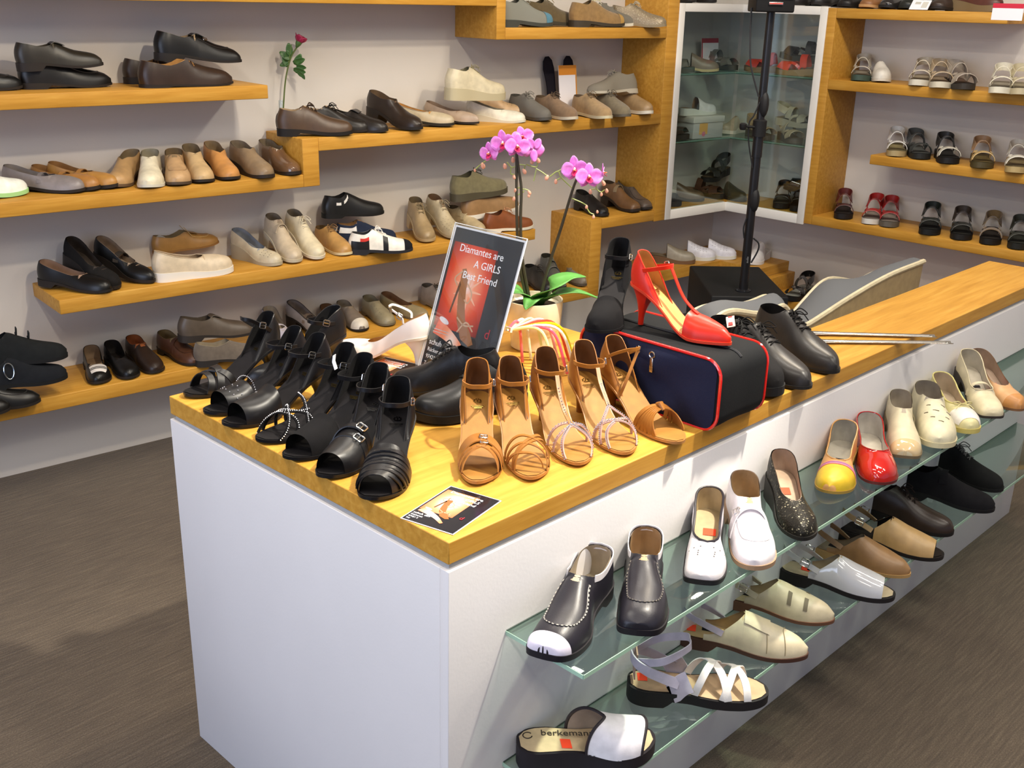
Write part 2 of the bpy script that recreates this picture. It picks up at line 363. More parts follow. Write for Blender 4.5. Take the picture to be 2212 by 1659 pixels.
P = {
'l1_edge':(0.394,2.371,1.291,-5.8,0.241,0),'l1_black':(0.669,2.353,1.291,-5.8,0.275,0),'l1_black_up':(0.635,2.336,1.353,-5.8,0.250,0),
'l1_brown':(1.032,2.306,1.291,-5.8,0.300,0),'l1_brown_back':(0.937,2.235,1.291,-5.8,0.235,0),'l1_black_top':(1.106,2.299,1.353,-5.8,0.289,0),
'l2_white':(0.358,2.349,0.981,7.1,0.239,0),'l2_grey':(0.505,2.255,0.981,-50.6,0.262,0.079),'l2_tan_a':(0.551,2.254,0.981,-60.6,0.242,0.069),
'l2_tan_b':(0.615,2.257,0.981,-56.9,0.242,0.076),'l2_row0':(0.598,2.258,0.981,-134.4,0.242,0.097),'l2_row1':(0.684,2.180,0.981,-119.6,0.262,0.097),
'l2_row2':(0.781,2.170,0.981,-116.0,0.262,0.093),'l2_row3':(0.876,2.165,0.981,-107.9,0.252,0.104),'l2_row4':(0.977,2.158,0.981,-102.3,0.245,0.108),
'l2_row5':(1.098,2.125,0.981,-95.5,0.262,0.104),'l2_row6':(1.210,2.127,0.981,-95.4,0.250,0.102),'b_brown':(1.376,2.093,1.105,-78.9,0.262,0.092),
'b_dark1':(1.463,2.113,1.105,-92.0,0.242,0.092),'b_dark2':(1.554,2.110,1.105,-102.1,0.242,0.082),'b_clog':(1.731,2.061,1.105,-78.8,0.262,0.138),
'b_pink':(2.053,2.086,1.105,-68.2,0.242,0.081),'b_blacktoe':(1.928,2.085,1.105,-75.9,0.242,0.087),'b_chunky':(2.236,2.144,1.19,-5.8,0.283,0),
'b_gold':(2.467,2.027,1.105,-78.4,0.242,0.094),'b_white':(2.266,2.029,1.105,-87.4,0.244,0.071),'b_grey':(2.370,1.999,1.105,-98.6,0.261,0.094),
'b_brownsn':(2.492,1.959,1.105,-97.0,0.262,0.084),'b_tan':(2.642,1.900,1.105,-103.5,0.262,0.084),'b_khaki':(2.766,1.902,1.105,-107.9,0.262,0.086),
'b_grey_up':(3.002,2.097,1.175,-5.8,0.297,0),'b_beige':(2.947,1.916,1.105,-102.2,0.262,0.086),'t_blue':(2.513,2.146,1.474,-5.8,0.281,0),
't_brown':(2.627,2.105,1.474,-5.8,0.277,0),'t_tan':(2.994,2.128,1.474,-5.8,0.300,0),'t_velcro':(2.978,2.029,1.474,-5.8,0.241,0),
't_beige':(3.210,2.106,1.474,-5.8,0.238,0),'m_ball':(0.534,2.207,0.661,-58.9,0.262,0.087),'m_wedge':(0.566,2.225,0.661,-73.6,0.242,0.155),
'm_mary':(0.693,2.227,0.661,-66.4,0.242,0.142),'m_cream':(0.975,2.212,0.661,-7.9,0.275,0),'m_tan_up':(1.034,2.397,0.727,-7.6,0.237,0),
'm_perf':(1.145,2.159,0.661,-80.2,0.242,0.108),'m_velcro':(1.209,2.144,0.661,-97.5,0.242,0.155),'m_lace':(1.304,2.134,0.661,-94.5,0.242,0.163),
'm_tanlace':(1.421,2.122,0.661,-98.3,0.242,0.07),'m_blackup':(1.695,2.266,0.746,-9.7,0.257,0),'m_navy':(1.703,2.115,0.661,-71.7,0.242,0.042),
'm_white':(1.656,2.037,0.661,-30.5,0.239,0),'m_taupe':(1.798,2.096,0.661,-113.7,0.242,0.153),'m_perf2':(1.930,2.071,0.661,-100.1,0.242,0.158),
'm_velcro2':(2.061,2.057,0.661,-95.0,0.242,0.093),'m_olive':(2.277,2.160,0.806,-5.8,0.277,0),'m_oxford':(2.344,2.153,0.731,-5.8,0.289,0),
'm_leather':(2.334,2.052,0.661,-13.0,0.235,0),'n_velcro':(0.391,2.169,0.472,-47.2,0.280,0),'n_ring':(0.380,2.204,0.412,-28.7,0.269,0),
'n_b1':(0.277,2.250,0.352,-18.1,0.235,0),'n_b2':(0.175,2.210,0.352,-17.7,0.235,0),'n_bw':(0.470,2.224,0.352,-108.4,0.242,0.071),
'n_bk':(0.571,2.203,0.352,-99.4,0.242,0.078),'n_br':(0.663,2.199,0.352,-95.7,0.242,0.082),'n_buckle':(0.806,2.187,0.352,-87.8,0.242,0.08),
'n_taupe_up':(1.038,2.221,0.407,-7.8,0.264,0),'n_taupe':(1.031,2.141,0.352,-24.3,0.235,0),'n_lilac':(1.164,2.150,0.352,-103.1,0.242,0.101),
'n_mary':(1.351,2.138,0.352,-80.5,0.242,0.112),'n_brownb':(1.375,2.138,0.352,-113.3,0.242,0.06),'n_whitetoe':(1.480,2.119,0.352,-104.7,0.242,0.073),
'n_lace':(1.605,2.106,0.352,-103.8,0.242,0.076),'n_oliveb':(1.774,2.080,0.352,-81.1,0.249,0.078),'n_sneak':(1.914,2.072,0.352,-98.7,0.242,0.069),
'n_dark':(2.450,2.024,0.352,-108.7,0.242,0.086),'n_olive':(2.521,2.027,0.352,-116.9,0.242,0.127),'n_velc':(2.661,2.001,0.352,-107.1,0.242,0.083),
'p_black':(2.762,1.989,0.661,-105.0,0.242,0.091),'p_brown':(2.961,1.966,0.661,-97.6,0.242,0.119),'p_grey':(3.094,1.954,0.661,-102.6,0.242,0.127),
'r2_0':(3.577,1.268,1.272,-154.5,0.247,0.088),'r2_1':(3.595,1.169,1.272,-146.1,0.247,0.092),'r2_2':(3.548,0.989,1.272,-159.5,0.262,0.086),
'r2_3':(3.520,0.875,1.272,-151.5,0.262,0.091),'r2_4':(3.527,0.771,1.272,-141.8,0.262,0.095),'r2_5':(3.464,0.616,1.272,-159.0,0.262,0.078),
'r2_6':(3.485,0.536,1.272,-154.6,0.262,0.085),'r3_0':(3.580,1.053,0.968,-152.0,0.248,0.085),'r3_1':(3.593,0.942,0.968,-144.7,0.254,0.087),
'r3_2':(3.557,0.806,0.968,-148.8,0.262,0.08),'r3_3':(3.541,0.662,0.968,-154.1,0.262,0.074),'r3_4':(3.529,0.522,0.968,-157.7,0.262,0.087),
'r4_0':(3.583,1.266,0.659,-151.6,0.247,0.09),'r4_1':(3.570,1.128,0.659,-158.4,0.247,0.083),'r4_2':(3.577,1.041,0.659,-154.3,0.247,0.077),
'r4_3':(3.554,0.846,0.659,-156.8,0.262,0.081),'r4_4':(3.563,0.709,0.659,-155.9,0.260,0.081),'r4_5':(3.568,0.592,0.659,-159.6,0.247,0.078),
'r4_6':(3.569,0.476,0.659,-159.1,0.247,0.071),'r0_boat':(3.710,0.731,1.573,-90.6,0.235,0),'r5_0':(3.556,1.474,0.231,-171.4,0.247,0.088),
'r5_1':(3.555,1.500,0.231,-172.9,0.247,0.048),'cs_clog0':(3.613,1.953,0.355,-78.4,0.225,0),'cs_clog1':(3.762,1.923,0.355,-76.9,0.225,0),
'cs_beige':(3.451,2.009,0.355,-98.7,0.225,0),'cs_white2':(3.639,1.711,0.355,-151.8,0.262,0.046),'c1':(-0.004,0.182,0.825,-140.4,0.255,0.11),
'c2':(-0.011,0.297,0.825,-150.7,0.255,0.1),'c3':(-0.020,0.398,0.825,-161.7,0.255,0.119),'c4':(-0.007,0.497,0.825,-168.5,0.255,0.125),
'c5':(-0.018,0.607,0.825,-174.5,0.255,0.092),'c6':(-0.001,0.678,0.825,-165.4,0.255,0.077),'c7':(0.023,0.797,0.825,-155.5,0.255,0.015),
'c9':(0.363,0.571,0.825,169.0,0.255,0.03),'c9b':(0.277,0.417,0.825,-166.6,0.255,-0.006),'c10':(0.421,0.827,0.825,116.5,0.225,0),
't1':(0.170,0.106,0.825,-131.5,0.255,0.134),'t2':(0.251,0.056,0.825,-123.2,0.255,0.133),'t3':(0.355,0.041,0.825,-118.9,0.255,0.132),
't4':(0.451,0.015,0.825,-116.1,0.255,0.13),'t5':(0.564,-0.020,0.825,-104.6,0.255,0.109),'bag_black':(0.574,0.208,0.99,-151.4,0.255,0.129),
'bag_red':(0.744,0.016,0.975,-85.3,0.225,0),'ox0':(1.007,-0.063,0.825,-102.6,0.255,0.065),'ox1':(1.145,-0.040,0.825,-114.1,0.255,0.075),
'ox2':(0.919,-0.030,0.825,-123.9,0.255,0.088),'g1':(0.098,-0.083,0.6181,-166.4,0.275,0.085),'g2':(0.265,-0.172,0.6181,-143.2,0.257,0.079),
'g3':(0.476,-0.146,0.6181,-146.6,0.232,0.092),'g4':(0.587,-0.187,0.6181,-138.7,0.255,0.096),'g5':(0.758,-0.187,0.6181,-133.4,0.232,0.1),
'g6':(0.980,-0.118,0.6181,-156.5,0.251,0.085),'g7':(1.100,-0.170,0.6181,-144.6,0.263,0.077),'g8':(1.276,-0.144,0.6181,-147.0,0.232,0.096),
'g9':(1.388,-0.173,0.6181,-145.9,0.276,0.075),'g10':(1.534,-0.186,0.6181,-133.6,0.232,0.087),'g11':(1.682,-0.181,0.6181,-135.4,0.232,0.12),
'g12':(1.788,-0.209,0.6181,-124.8,0.232,0.106),'h1':(0.335,-0.165,0.355,-38.0,0.240,0),'h2':(0.605,-0.221,0.355,-47.4,0.258,0),
'h3':(0.788,-0.204,0.355,-58.9,0.258,0),'h4':(0.944,-0.178,0.355,-66.0,0.245,0),'h5':(1.126,-0.225,0.355,-68.0,0.250,0),
'h6':(1.246,-0.206,0.355,-79.0,0.235,0),'h7':(1.387,-0.221,0.355,-72.0,0.250,0),'h8':(1.521,-0.188,0.355,-79.0,0.235,0),
'h9':(1.733,-0.205,0.355,-73.0,0.235,0),'h10':(1.868,-0.176,0.355,-92.0,0.235,0),
}
ROOTS = {}
def place(key, dz=0, dx=0, dy=0):
    return P[key]
def shoe(key, kind, name, cat, label, upc, lin_=None, foot='x:#b49a78', sole='r:#241f1c', bind=None, toe='round', hl=None, ts=.008, Wd=1.0, side=1,
         hi=False, style='flat', group=None, ztl=None, ut=None, k=None, seam=None, straps=(), laces=None, velcro=0, sticker=None, caps=(), pitch=None, roll=0, bindw=.0015, buckle=None, bk=None, place_=None, tongue=False, high=0, heelc=None, tip=.011, extra=None, u0=0, u1=1, pattern=None, dz=0):
    x, y, z, yaw, L, hz = place_ or P[key]; z += dz
    zl = ztl or ZT[kind if kind in ZT else 'pump']; t0, k0 = UT[kind if kind in UT else 'pump']; ut = t0 if ut is None else ut; k = k or k0
    back = zl[0][1]*L/.25
    if pitch is None: pitch = 0
    if hl is None:
        hl = .012
        if hz:
            hl = min(max(hz-back-ts, .004), .045)
            over = hz-back-ts-hl
            if over > .012 and not pitch: pitch = math.degrees(math.asin(min(.5, over/L)))
    la = Last(L, Wd, toe, high or hl, ts, side, bool(high), .006)
    Rm = Euler((R(roll), R(pitch), R(yaw)), 'XYZ').to_matrix(); loc = Vector((x, y, z))-Rm @ Vector((L/2, 0, 0))
    root = empty(name, loc, (R(roll), R(pitch), R(yaw))); tag(root, label, cat, group)
    N, Mm = (40, 12) if hi else (24, 7)
    zf = pch(zl); lm = M(lin_ or foot); um = M(upc)
    if kind != 'sandal':
        v, f, ta, tb = shell(la, zf, ut, k, N=N, M=Mm, u0=u0, u1=u1); mesh('upper', v, f, um, root, sharp=None)
        v, f, _, _ = shell(la, zf, ut, k, N=N-8, M=Mm, ins=.0022, u0=u0, u1=min(u1, max(ut+.14, u0+.2))); mesh('lining', v, f, lm, root, sharp=None)
        if bind:
            if u0 == 0: pts = np.vstack([ta[::-1], tb[1:-1]])
            else: pts = np.vstack([ta, tb[::-1][1:]])
            mesh('binding', *tube_geo(pts, bindw, 6, 0, u0 == 0), M(bind), root)
    if style == 'wedge': zb = lambda u: la.sp*np.clip((u-.72)/.28, 0, 1)**2*.9
    elif style == 'heel': zb = lambda u: la.zf(u)-.0045
    else:
        zb = lambda u: np.where(u < .27, 0, np.maximum(la.sp*np.clip((u-.72)/.28, 0, 1)**2*.9, np.clip((u-.27)/.03, 0, 1)*(la.zf(u)-max(.005, ts*.8))))
    mesh('sole', *sole_geo(la, .0022 if kind != 'sandal' else .003, zb, N), M(sole), root, sharp=45)
    if high: mesh('heel', *heel_geo(la, tip, 0, seg=20, rings=12 if hi else 8), M(heelc or upc), root, sharp=60)
    mesh('footbed', *footbed_geo(la, .0012 if kind == 'sandal' else .003, .0026), M(foot), root)
    def seam_geo(path, r=.0011, n=40):
        p = spline(path, n); u = p[:, 0]; ua = ut-.24
        q = np.where(u < ut, .87*np.clip(1-np.clip((u-ua)/(ut-ua), 0, 1)**k, 0, 1)**(1/k), 0)
        return tube_geo(la.pt(u, p[:, 1], .0004, zf(u)*la.k/(1-q**2.3)**(1/2.3), 2.3), r, 5)
    if seam: mesh('seam', *seam_geo([(.47, 52), (.60, 48), (.72, 50), (.82, 60), (.865, 90), (.82, 120), (.72, 130), (.60, 132), (.47, 128)], .0012), M(seam), root)
    for st in straps:
        path, w, mt = st[:3]; v, f = upth(la, path, w, off=.0022 if kind == 'sandal' else .0012+(st[3] if len(st) > 3 else 0)) if kind == 'sandal' else patch_strap(la, zf, ut, k, path, w)
        mesh('strap', v, f, M(mt), root)
    for (a, b, p0, p1, mt) in caps:
        mesh('toe_cap' if b >= .99 else 'panel', *patch(la, zf, a, b, p0, p1, .0014, ut, k, nu=16 if hi else 9, nv=31 if hi else 17), M(mt), root, sharp=None)
    if velcro:
        for i, u_ in enumerate([.43, .54][:velcro]): mesh('velcro_strap', *patch_strap(la, zf, ut, k, [(u_+.02, 28), (u_, 60), (u_, 120), (u_+.01, 146)], .021), um if not bk else M(bk), root)
    if laces:
        g = []
        for i in range(4 if hi else 3):
            u_ = .40+.052*i
            for s in (-1, 1): g.append(ps_tube(la, zf, ut, k, [(u_, 90-17*s), (u_+.012, 90), (u_+.026, 90+17*s)], .0016))
        for s in (-1, 1):
            b = la.pt(.41, 90, .003, float(zf(.41))*la.k, 2.3)
            g.append(tube_geo(spline([b, b+np.array([.008, s*.012, .010]), b+np.array([.022, s*.022, .0]), b+np.array([.02, s*.010, -.001]), b], 14), .0014, 5))
            g.append(tube_geo(spline([b, b+np.array([.016, s*.010, .003]), b+np.array([.030, s*.020, -.014])], 8), .0013, 5))
        mesh('lace', *merge(g), M(laces), root)
    if tongue:
        mesh('tongue', *patch_strap(la, zf, ut, k, [(ut+.10, 90), (ut+.02, 90), (ut-.05, 90)], .036, flat=True), um, root)
    if sticker:
        u_, s_ = sticker if isinstance(sticker, tuple) else (.42, 0)
        a = np.array([la.x(u_), la.c(u_)+s_, float(la.zf(u_))+.0036]); e = .012; w_ = .009; dz_ = float(la.zf(u_+.04)-la.zf(u_-.04))/.08/la.L
        mesh('price_sticker', [a+np.array([sx*w_, sy*e, sx*w_*dz_]) for sx, sy in ((-1, -1), (1, -1), (1, 1), (-1, 1))], [(0, 1, 2, 3)], M('w:#ff4a22'), root)
    if buckle:
        for (u_, p_, sx, sy) in buckle:
            c_ = la.pt(u_, p_, .004, float(zf(u_))*la.k if kind != 'sandal' else None); n_ = la.pt(u_, p_, .02, float(zf(u_))*la.k if kind != 'sandal' else None)-c_
            mesh('buckle', *buckle_geo(c_, n_, (1, 0, 0), sx, sy), M(bk if bk and bk.startswith('m') else 'm:#cfcac2'), root)
    if pattern:
        g = []
        for (u_, p_) in pattern:
            c_ = la.pt(u_, p_, .0003, float(zf(u_))*la.k, 2.3); n_ = nrm((la.pt(u_, p_, .02, float(zf(u_))*la.k, 2.3)-c_)[None])[0]
            e1 = nrm(np.cross(n_, [0, 0, 1.])[None])[0]; e2 = np.cross(n_, e1)
            g.append((np.array([c_+n_*.0006+.0016*(e1*math.cos(a)+e2*math.sin(a)) for a in np.linspace(0, 6.283, 6, endpoint=False)]), [(0, 1, 2, 3, 4, 5)]))
        mesh('perforation', *merge(g), M('w:#3a332c'), root)
    if extra: extra(la, root, zf)
    ROOTS[key] = root
    return root, la
def _Hq(zf, u, ut, k, la):
    ua = ut-.24; q = np.where(u < ut, .87*np.clip(1-np.clip((u-ua)/(ut-ua), 0, 1)**k, 0, 1)**(1/k), 0)
    return zf(np.maximum(u, 0))*la.k/(1-q**2.3)**(1/2.3)
def patch_strap(la, zf, ut, k, path, w, n=22, th=.002, flat=False):
    p = spline(path, n); u = p[:, 0]; H = zf(u)*la.k if flat else np.where(u < ut, zf(ut)*la.k*1.02, _Hq(zf, u, ut, k, la))
    a = la.pt(u, p[:, 1], .0014, H, 2.3); b = la.pt(u, p[:, 1], .012, H, 2.3); return ribbon_geo(a, b-a, w, th)
def ps_tube(la, zf, ut, k, path, r):
    p = spline(path, 7); H = np.where(p[:, 0] < ut, zf(ut)*la.k, _Hq(zf, p[:, 0], ut, k, la)); return tube_geo(la.pt(p[:, 0], p[:, 1], .0022, H, 2.3), r, 5)
def perf(u0, u1, nu, p0, p1, nv): return [(u, p) for u in np.linspace(u0, u1, nu) for p in np.linspace(p0, p1, nv)]

def ankle(la, root, mat, z=.034, front=.36, w=.009, zf_=None, bmat='m:#d8d4cc', bside=1, back=.15, bz=.040, by=0):
    """ankle strap from the heel cup round the front of the ankle, with a buckle"""
    k = la.k; zb = float(la.zf(back))+(bz or .058)*k; zt = float(la.zf(.15))+z*k+.012; yb = la.w(back)*.86
    pts = [(la.x(back), yb, zb), (la.x(.24), yb*1.05, (zb+zt)/2), (la.x(front-.02), yb*.62, zt), (la.x(front+.01), by, zt+.002), (la.x(front-.02), -yb*.62, zt), (la.x(.24), -yb*1.05, (zb+zt)/2), (la.x(back), -yb, zb)]
    mesh('ankle_strap', *ring3(pts, w, .002, (la.x(.16), 0, zt-.01)), M(mat), root)
    c = np.array([la.x(.25), bside*yb*1.06, (zb+zt)/2+.002]); mesh('buckle', *buckle_geo(c, (.25, bside, .1), (1, -bside*.3, .35), .013, .012, .0012), M(bmat), root)
    return zt
def logo(la, root, mat='m:#e8c66a', u=.17, gm='m:#e0bd60'):
    """small gilt emblem and lines printed on the insole"""
    g = []
    dz = float(la.zf(u+.05)-la.zf(u-.05))/(.1*la.L)
    def rect(cx, cy, sx, sy):
        z = float(la.zf(u))+.0036+dz*(cx-la.x(u)); return (np.array([(cx+a*sx, cy+b*sy, z+dz*a*sx) for a, b in ((-1, -1), (1, -1), (1, 1), (-1, 1))]), [(0, 1, 2, 3)])
    cx = la.x(u)
    for i, wdt in enumerate((.012, .010, .007)): g.append(rect(cx+.012+.0034*i, 0, .0008, wdt))
    for a in np.linspace(0, 6.283, 9, endpoint=False): g.append(rect(cx-.002+.005*math.cos(a), .006*math.sin(a), .0011, .0014))
    g.append(rect(cx-.002, 0, .002, .0012)); g.append(rect(cx+.003, .002, .0008, .005))
    mesh('gilt_logo', *merge(g), M(gm), root)
CUP = [(0, .068), (.05, .066), (.12, .055), (.19, .040), (.26, .022), (.33, .006), (.36, .001)]
def dance(key, label, main, foot, heelh=.066, toe='almond', group=None, front=(), cup=True, vamp=None, ank=True, cupz=None, inner=None, sole=None, tstrap=None, sparkle=None, toe_open=None, logo_=True, hi=True, heelc=None, Wd=.92, extra=None, name='dance_sandal', cat='dance shoe', bside=1, place_=None, gm='m:#e0bd60', anz=.034, tip=.009, buckles=None, dz=0, ankw=.008):
    x, y, z, yaw, L, hz = place_ or P[key]; z += dz
    la = Last(L, Wd, toe, heelh, .006, 1, True, .004)
    root = empty(name, Vector((x, y, z))-Vector((math.cos(R(yaw))*L/2, math.sin(R(yaw))*L/2, 0)), (0, 0, R(yaw))); tag(root, label, cat, group)
    mesh('sole', *sole_geo(la, .0016, lambda u: la.zf(u)-.0045, 40), M(sole or main), root, sharp=45)
    mesh('footbed', *footbed_geo(la, .0006, .0022, 34), M(foot), root)
    mesh('heel', *heel_geo(la, tip, 0, seg=22, rings=14), M(heelc or main), root, sharp=60)
    if cup:
        zc = pch(cupz or CUP); v, f, ta, tb = shell(la, zc, 3, 2, qm=.74, N=26, M=10, u1=.36, ua=2.9); mesh('heel_counter', v, f, M(main), root, sharp=None)
        v, f, _, _ = shell(la, zc, 3, 2, qm=.74, N=24, M=10, u1=.35, ins=.002, ua=2.9); mesh('lining', v, f, M(inner or foot), root, sharp=None)
        mesh('binding', *tube_geo(np.vstack([ta[::-1], tb[1:]]), .0013, 6), M(main), root)
    if vamp:
        a, b, zz = vamp; zf = pch(zz)
        v, f, ta, tb = shell(la, zf, 0, 2, u0=a, u1=b, N=26, M=12); mesh('vamp', v, f, M(main), root, sharp=None)
        v, f, _, _ = shell(la, zf, 0, 2, u0=a, u1=min(b, .97), N=22, M=12, ins=.002); mesh('lining', v, f, M(inner or foot), root, sharp=None)
    for st in front:
        path, w, mt = st[:3]; mesh('strap', *upth(la, path, w, .002, .0012, 34), M(mt), root)
    if sparkle:
        g = []
        for path, cnt in sparkle:
            p = spline(path, cnt); a = la.pt(p[:, 0], p[:, 1], .0036)
            for q in a: g.append((np.array([q+np.array(d)*.0017 for d in ((1, 0, 0), (0, 1, 0), (-1, 0, 0), (0, -1, 0), (0, 0, 1), (0, 0, -1))]), [(0, 1, 4), (1, 2, 4), (2, 3, 4), (3, 0, 4), (1, 0, 5), (2, 1, 5), (3, 2, 5), (0, 3, 5)]))
        v, f = merge(g); mesh('rhinestones', v, f, M('m:#eeeef4'), root, smooth=False)['kind'] = 'stuff'
    zt = None
    if ank: zt = ankle(la, root, main, anz, bside=bside, w=ankw)
    if tstrap:
        zt = zt or .1; a = np.array([la.x(.365), 0, zt]); pts = [a]+[la.pt(u, p, .002) for u, p in tstrap]; p = spline(pts, 26); nr = np.tile([.75, 0, .65], (26, 1)); mesh('t_strap', *ribbon_geo(p, nr, .008, .002), M(main), root)
    for (u_, p_, sx, sy) in (buckles or ()):
        c_ = la.pt(u_, p_, .003); mesh('buckle', *buckle_geo(c_, la.pt(u_, p_, .02)-c_, (1, 0, 0), sx, sy, .0013), M('m:#e6e2da'), root)
    if logo_: logo(la, root, gm=gm)
    if extra: extra(la, root)
    return root, la
# ------------------------------------------------------------------ room
YW, WL, XR, WR, DEP = 2.5311, -.1008, 3.8218, -.011, .27
def LW(s, o, z): c, n = math.cos(WL), math.sin(WL); return Vector((s*c+o*n, YW+s*n-o*c, z))
def RW(t, o, z): c, n = math.cos(WR), math.sin(WR); return Vector((XR-t*n-o*c, t*c-o*n, z))
def corner(ol, orr):
    a = LW(0, ol, 0); e = LW(1, ol, 0)-a; b = RW(0, orr, 0); g = RW(1, orr, 0)-b
    d = e.x*(-g.y)+g.x*e.y; s = ((b.x-a.x)*(-g.y)+g.x*(b.y-a.y))/d; return (a+e*s).xy
def lbox(name, s0, s1, o0, o1, z0, z1, mat, parent=None, bevel=.0025):
    c = LW((s0+s1)/2, (o0+o1)/2, z0); return bbox(name, (-(s1-s0)/2, -(o1-o0)/2, 0), ((s1-s0)/2, (o1-o0)/2, z1-z0), mat, parent, bevel, WL, c)
def rbox(name, t0, t1, o0, o1, z0, z1, mat, parent=None, bevel=.0025):
    c = RW((t0+t1)/2, (o0+o1)/2, z0); return bbox(name, (-(t1-t0)/2, -(o1-o0)/2, 0), ((t1-t0)/2, (o1-o0)/2, z1-z0), mat, parent, bevel, WR+math.pi/2, c)
struct(mesh('floor', [(-5, -5, 0), (5, -5, 0), (5, 4, 0), (-5, 4, 0)], [(0, 1, 2, 3)], CARPET))
struct(mesh('ceiling', [(-5, -5, CEIL), (5, -5, CEIL), (5, 4, CEIL), (-5, 4, CEIL)], [(3, 2, 1, 0)], paint_mat('white_ceiling_paint', '#e8e6e2')))
struct(lbox('wall_left', -4.6, 3.95, -.12, 0, 0, CEIL, WALL, None, 0))
struct(rbox('wall_right', -4.6, 2.2, -.12, 0, 0, CEIL, WALL, None, 0))

# ------------------------------------------------------------------ wall shelving
def shelf(name, label, boards, group='wooden wall shelves'):
    """boards: (part name, wall, a0, a1, z0, z1)"""
    if len(boards) == 1:
        n, w, a0, a1, z0, z1 = boards[0]; o = (lbox if w == 'L' else rbox)(name, a0, a1, 0, DEP, z0, z1, WOOD); return tag(o, label, 'shelf', group)
    n, w, a0, a1, z0, z1 = boards[0]; root = empty(name, (LW if w == 'L' else RW)((a0+a1)/2, .1, z0)); tag(root, label, 'shelf', group)
    bpy.context.view_layer.update()
    for n, w, a0, a1, z0, z1 in boards:
        o = (lbox if w == 'L' else rbox)(n, a0, a1, 0, DEP, z0, z1, WOOD); o.parent = root; o.matrix_parent_inverse = root.matrix_world.inverted()
    return root
shelf('stepped_wall_shelf', 'topmost wooden shelf of the left wall, dropping a step down at its right end', [('shelf_board', 'L', -1.3, 2.14, 1.553, 1.600), ('riser_board', 'L', 2.14, 2.185, 1.430, 1.600), ('shelf_board', 'L', 2.185, 3.107, 1.430, 1.474)])
shelf('wall_shelf', 'short wooden wall shelf ending left of the rose, holding dark loafers', [('shelf_board', 'L', -1.3, 1.155, 1.247, 1.291)])
shelf('stepped_wall_shelf', 'wooden wall shelf with tan flats that steps up beneath the rose and runs right', [('shelf_board', 'L', -1.3, 1.275, .937, .981), ('riser_board', 'L', 1.275, 1.340, .937, 1.105), ('shelf_board', 'L', 1.340, 3.107, 1.059, 1.105)])
shelf('wall_shelf', 'long wooden wall shelf with both ends free, ending beside the orchid stems', [('shelf_board', 'L', .395, 2.371, .615, .661)])
shelf('stepped_wall_shelf', 'lowest wooden shelf of the left wall, with a tall riser behind the orchid', [('shelf_board', 'L', -1.3, 2.70, .304, .352), ('riser_board', 'L', 2.70, 2.767, .304, .661), ('shelf_board', 'L', 2.767, 3.107, .615, .661)])
tag(lbox('shelf_upright', 3.107, 3.179, 0, DEP, .610, 1.600, WOOD), 'thick wooden upright left of the white framed corner cabinet', 'upright', 'wooden shelf uprights')
tag(rbox('shelf_upright', 1.412, 1.453, 0, DEP, .617, 1.573, WOOD), 'wooden upright right of the white framed corner cabinet', 'upright', 'wooden shelf uprights')
shelf('wall_shelf', 'highest wooden shelf of the right wall, carrying dark shoes and price cards', [('shelf_board', 'R', .67, 1.412, 1.531, 1.573)])
shelf('wall_shelf', 'right wall wooden shelf with white and beige sandals', [('shelf_board', 'R', -.5, 1.412, 1.229, 1.272)])
shelf('wall_shelf', 'short right wall shelf with a free left end and five sandals', [('shelf_board', 'R', -.5, 1.164, .927, .968)])
shelf('wall_shelf', 'right wall wooden shelf with red and black sandals, level with the cabinet base', [('shelf_board', 'R', -.5, 1.412, .617, .659)])
# low corner shelf, L shaped, stepping down along the right wall
def lpoly(sl, tr, o): # outline from LW(sl) through the corner to RW(tr), depth o
    ci = corner(.002, .002); co = corner(o, o); a = LW(sl, .002, 0); b = RW(tr, .002, 0); c = RW(tr, o, 0); d = LW(sl, o, 0)
    return [tuple(a.xy), tuple(ci), tuple(b.xy), tuple(c.xy), tuple(co), tuple(d.xy)]
cs = empty('corner_shelf', LW(3.5, .1, .308)); tag(cs, 'low L-shaped wooden corner shelf under the cabinet, stepping down to the right', 'shelf', 'wooden wall shelves'); bpy.context.view_layer.update()
def adopt(o, root): o.parent = root; o.matrix_parent_inverse = root.matrix_world.inverted(); return o
adopt(prism('shelf_board', lpoly(3.15, 1.66, DEP)[::-1], .047, WOOD, None, .308), cs)
adopt(rbox('riser_board', 1.62, 1.66, 0.002, DEP, .184, .308, WOOD), cs)
adopt(rbox('shelf_board', -.5, 1.62, .002, DEP, .184, .231, WOOD), cs)

# ------------------------------------------------------------------ corner cabinet
cc = empty('corner_cabinet', (corner(.15, .15)[0], corner(.15, .15)[1], .61)); tag(cc, 'white framed corner display cabinet with glass shelves between the two walls', 'cabinet'); bpy.context.view_layer.update()
S0, T0, ZB, ZTp = 3.179, 1.453, .610, 1.578
co = corner(DEP, DEP); sC = (Vector((co[0], co[1], 0))-LW(0, DEP, 0)).dot(LW(1, 0, 0)-LW(0, 0, 0)); tC = (Vector((co[0], co[1], 0))-RW(0, DEP, 0)).dot(RW(1, 0, 0)-RW(0, 0, 0))
adopt(prism('base_board', lpoly(S0, T0, DEP-.025)[::-1], .043, WOOD, None, .612), cc)
adopt(prism('top_board', lpoly(S0, T0, DEP-.025)[::-1], .03, FRAMEW, None, 1.545), cc)
fr = adopt(empty('frame', LW(S0, DEP, ZB)), cc); bpy.context.view_layer.update()
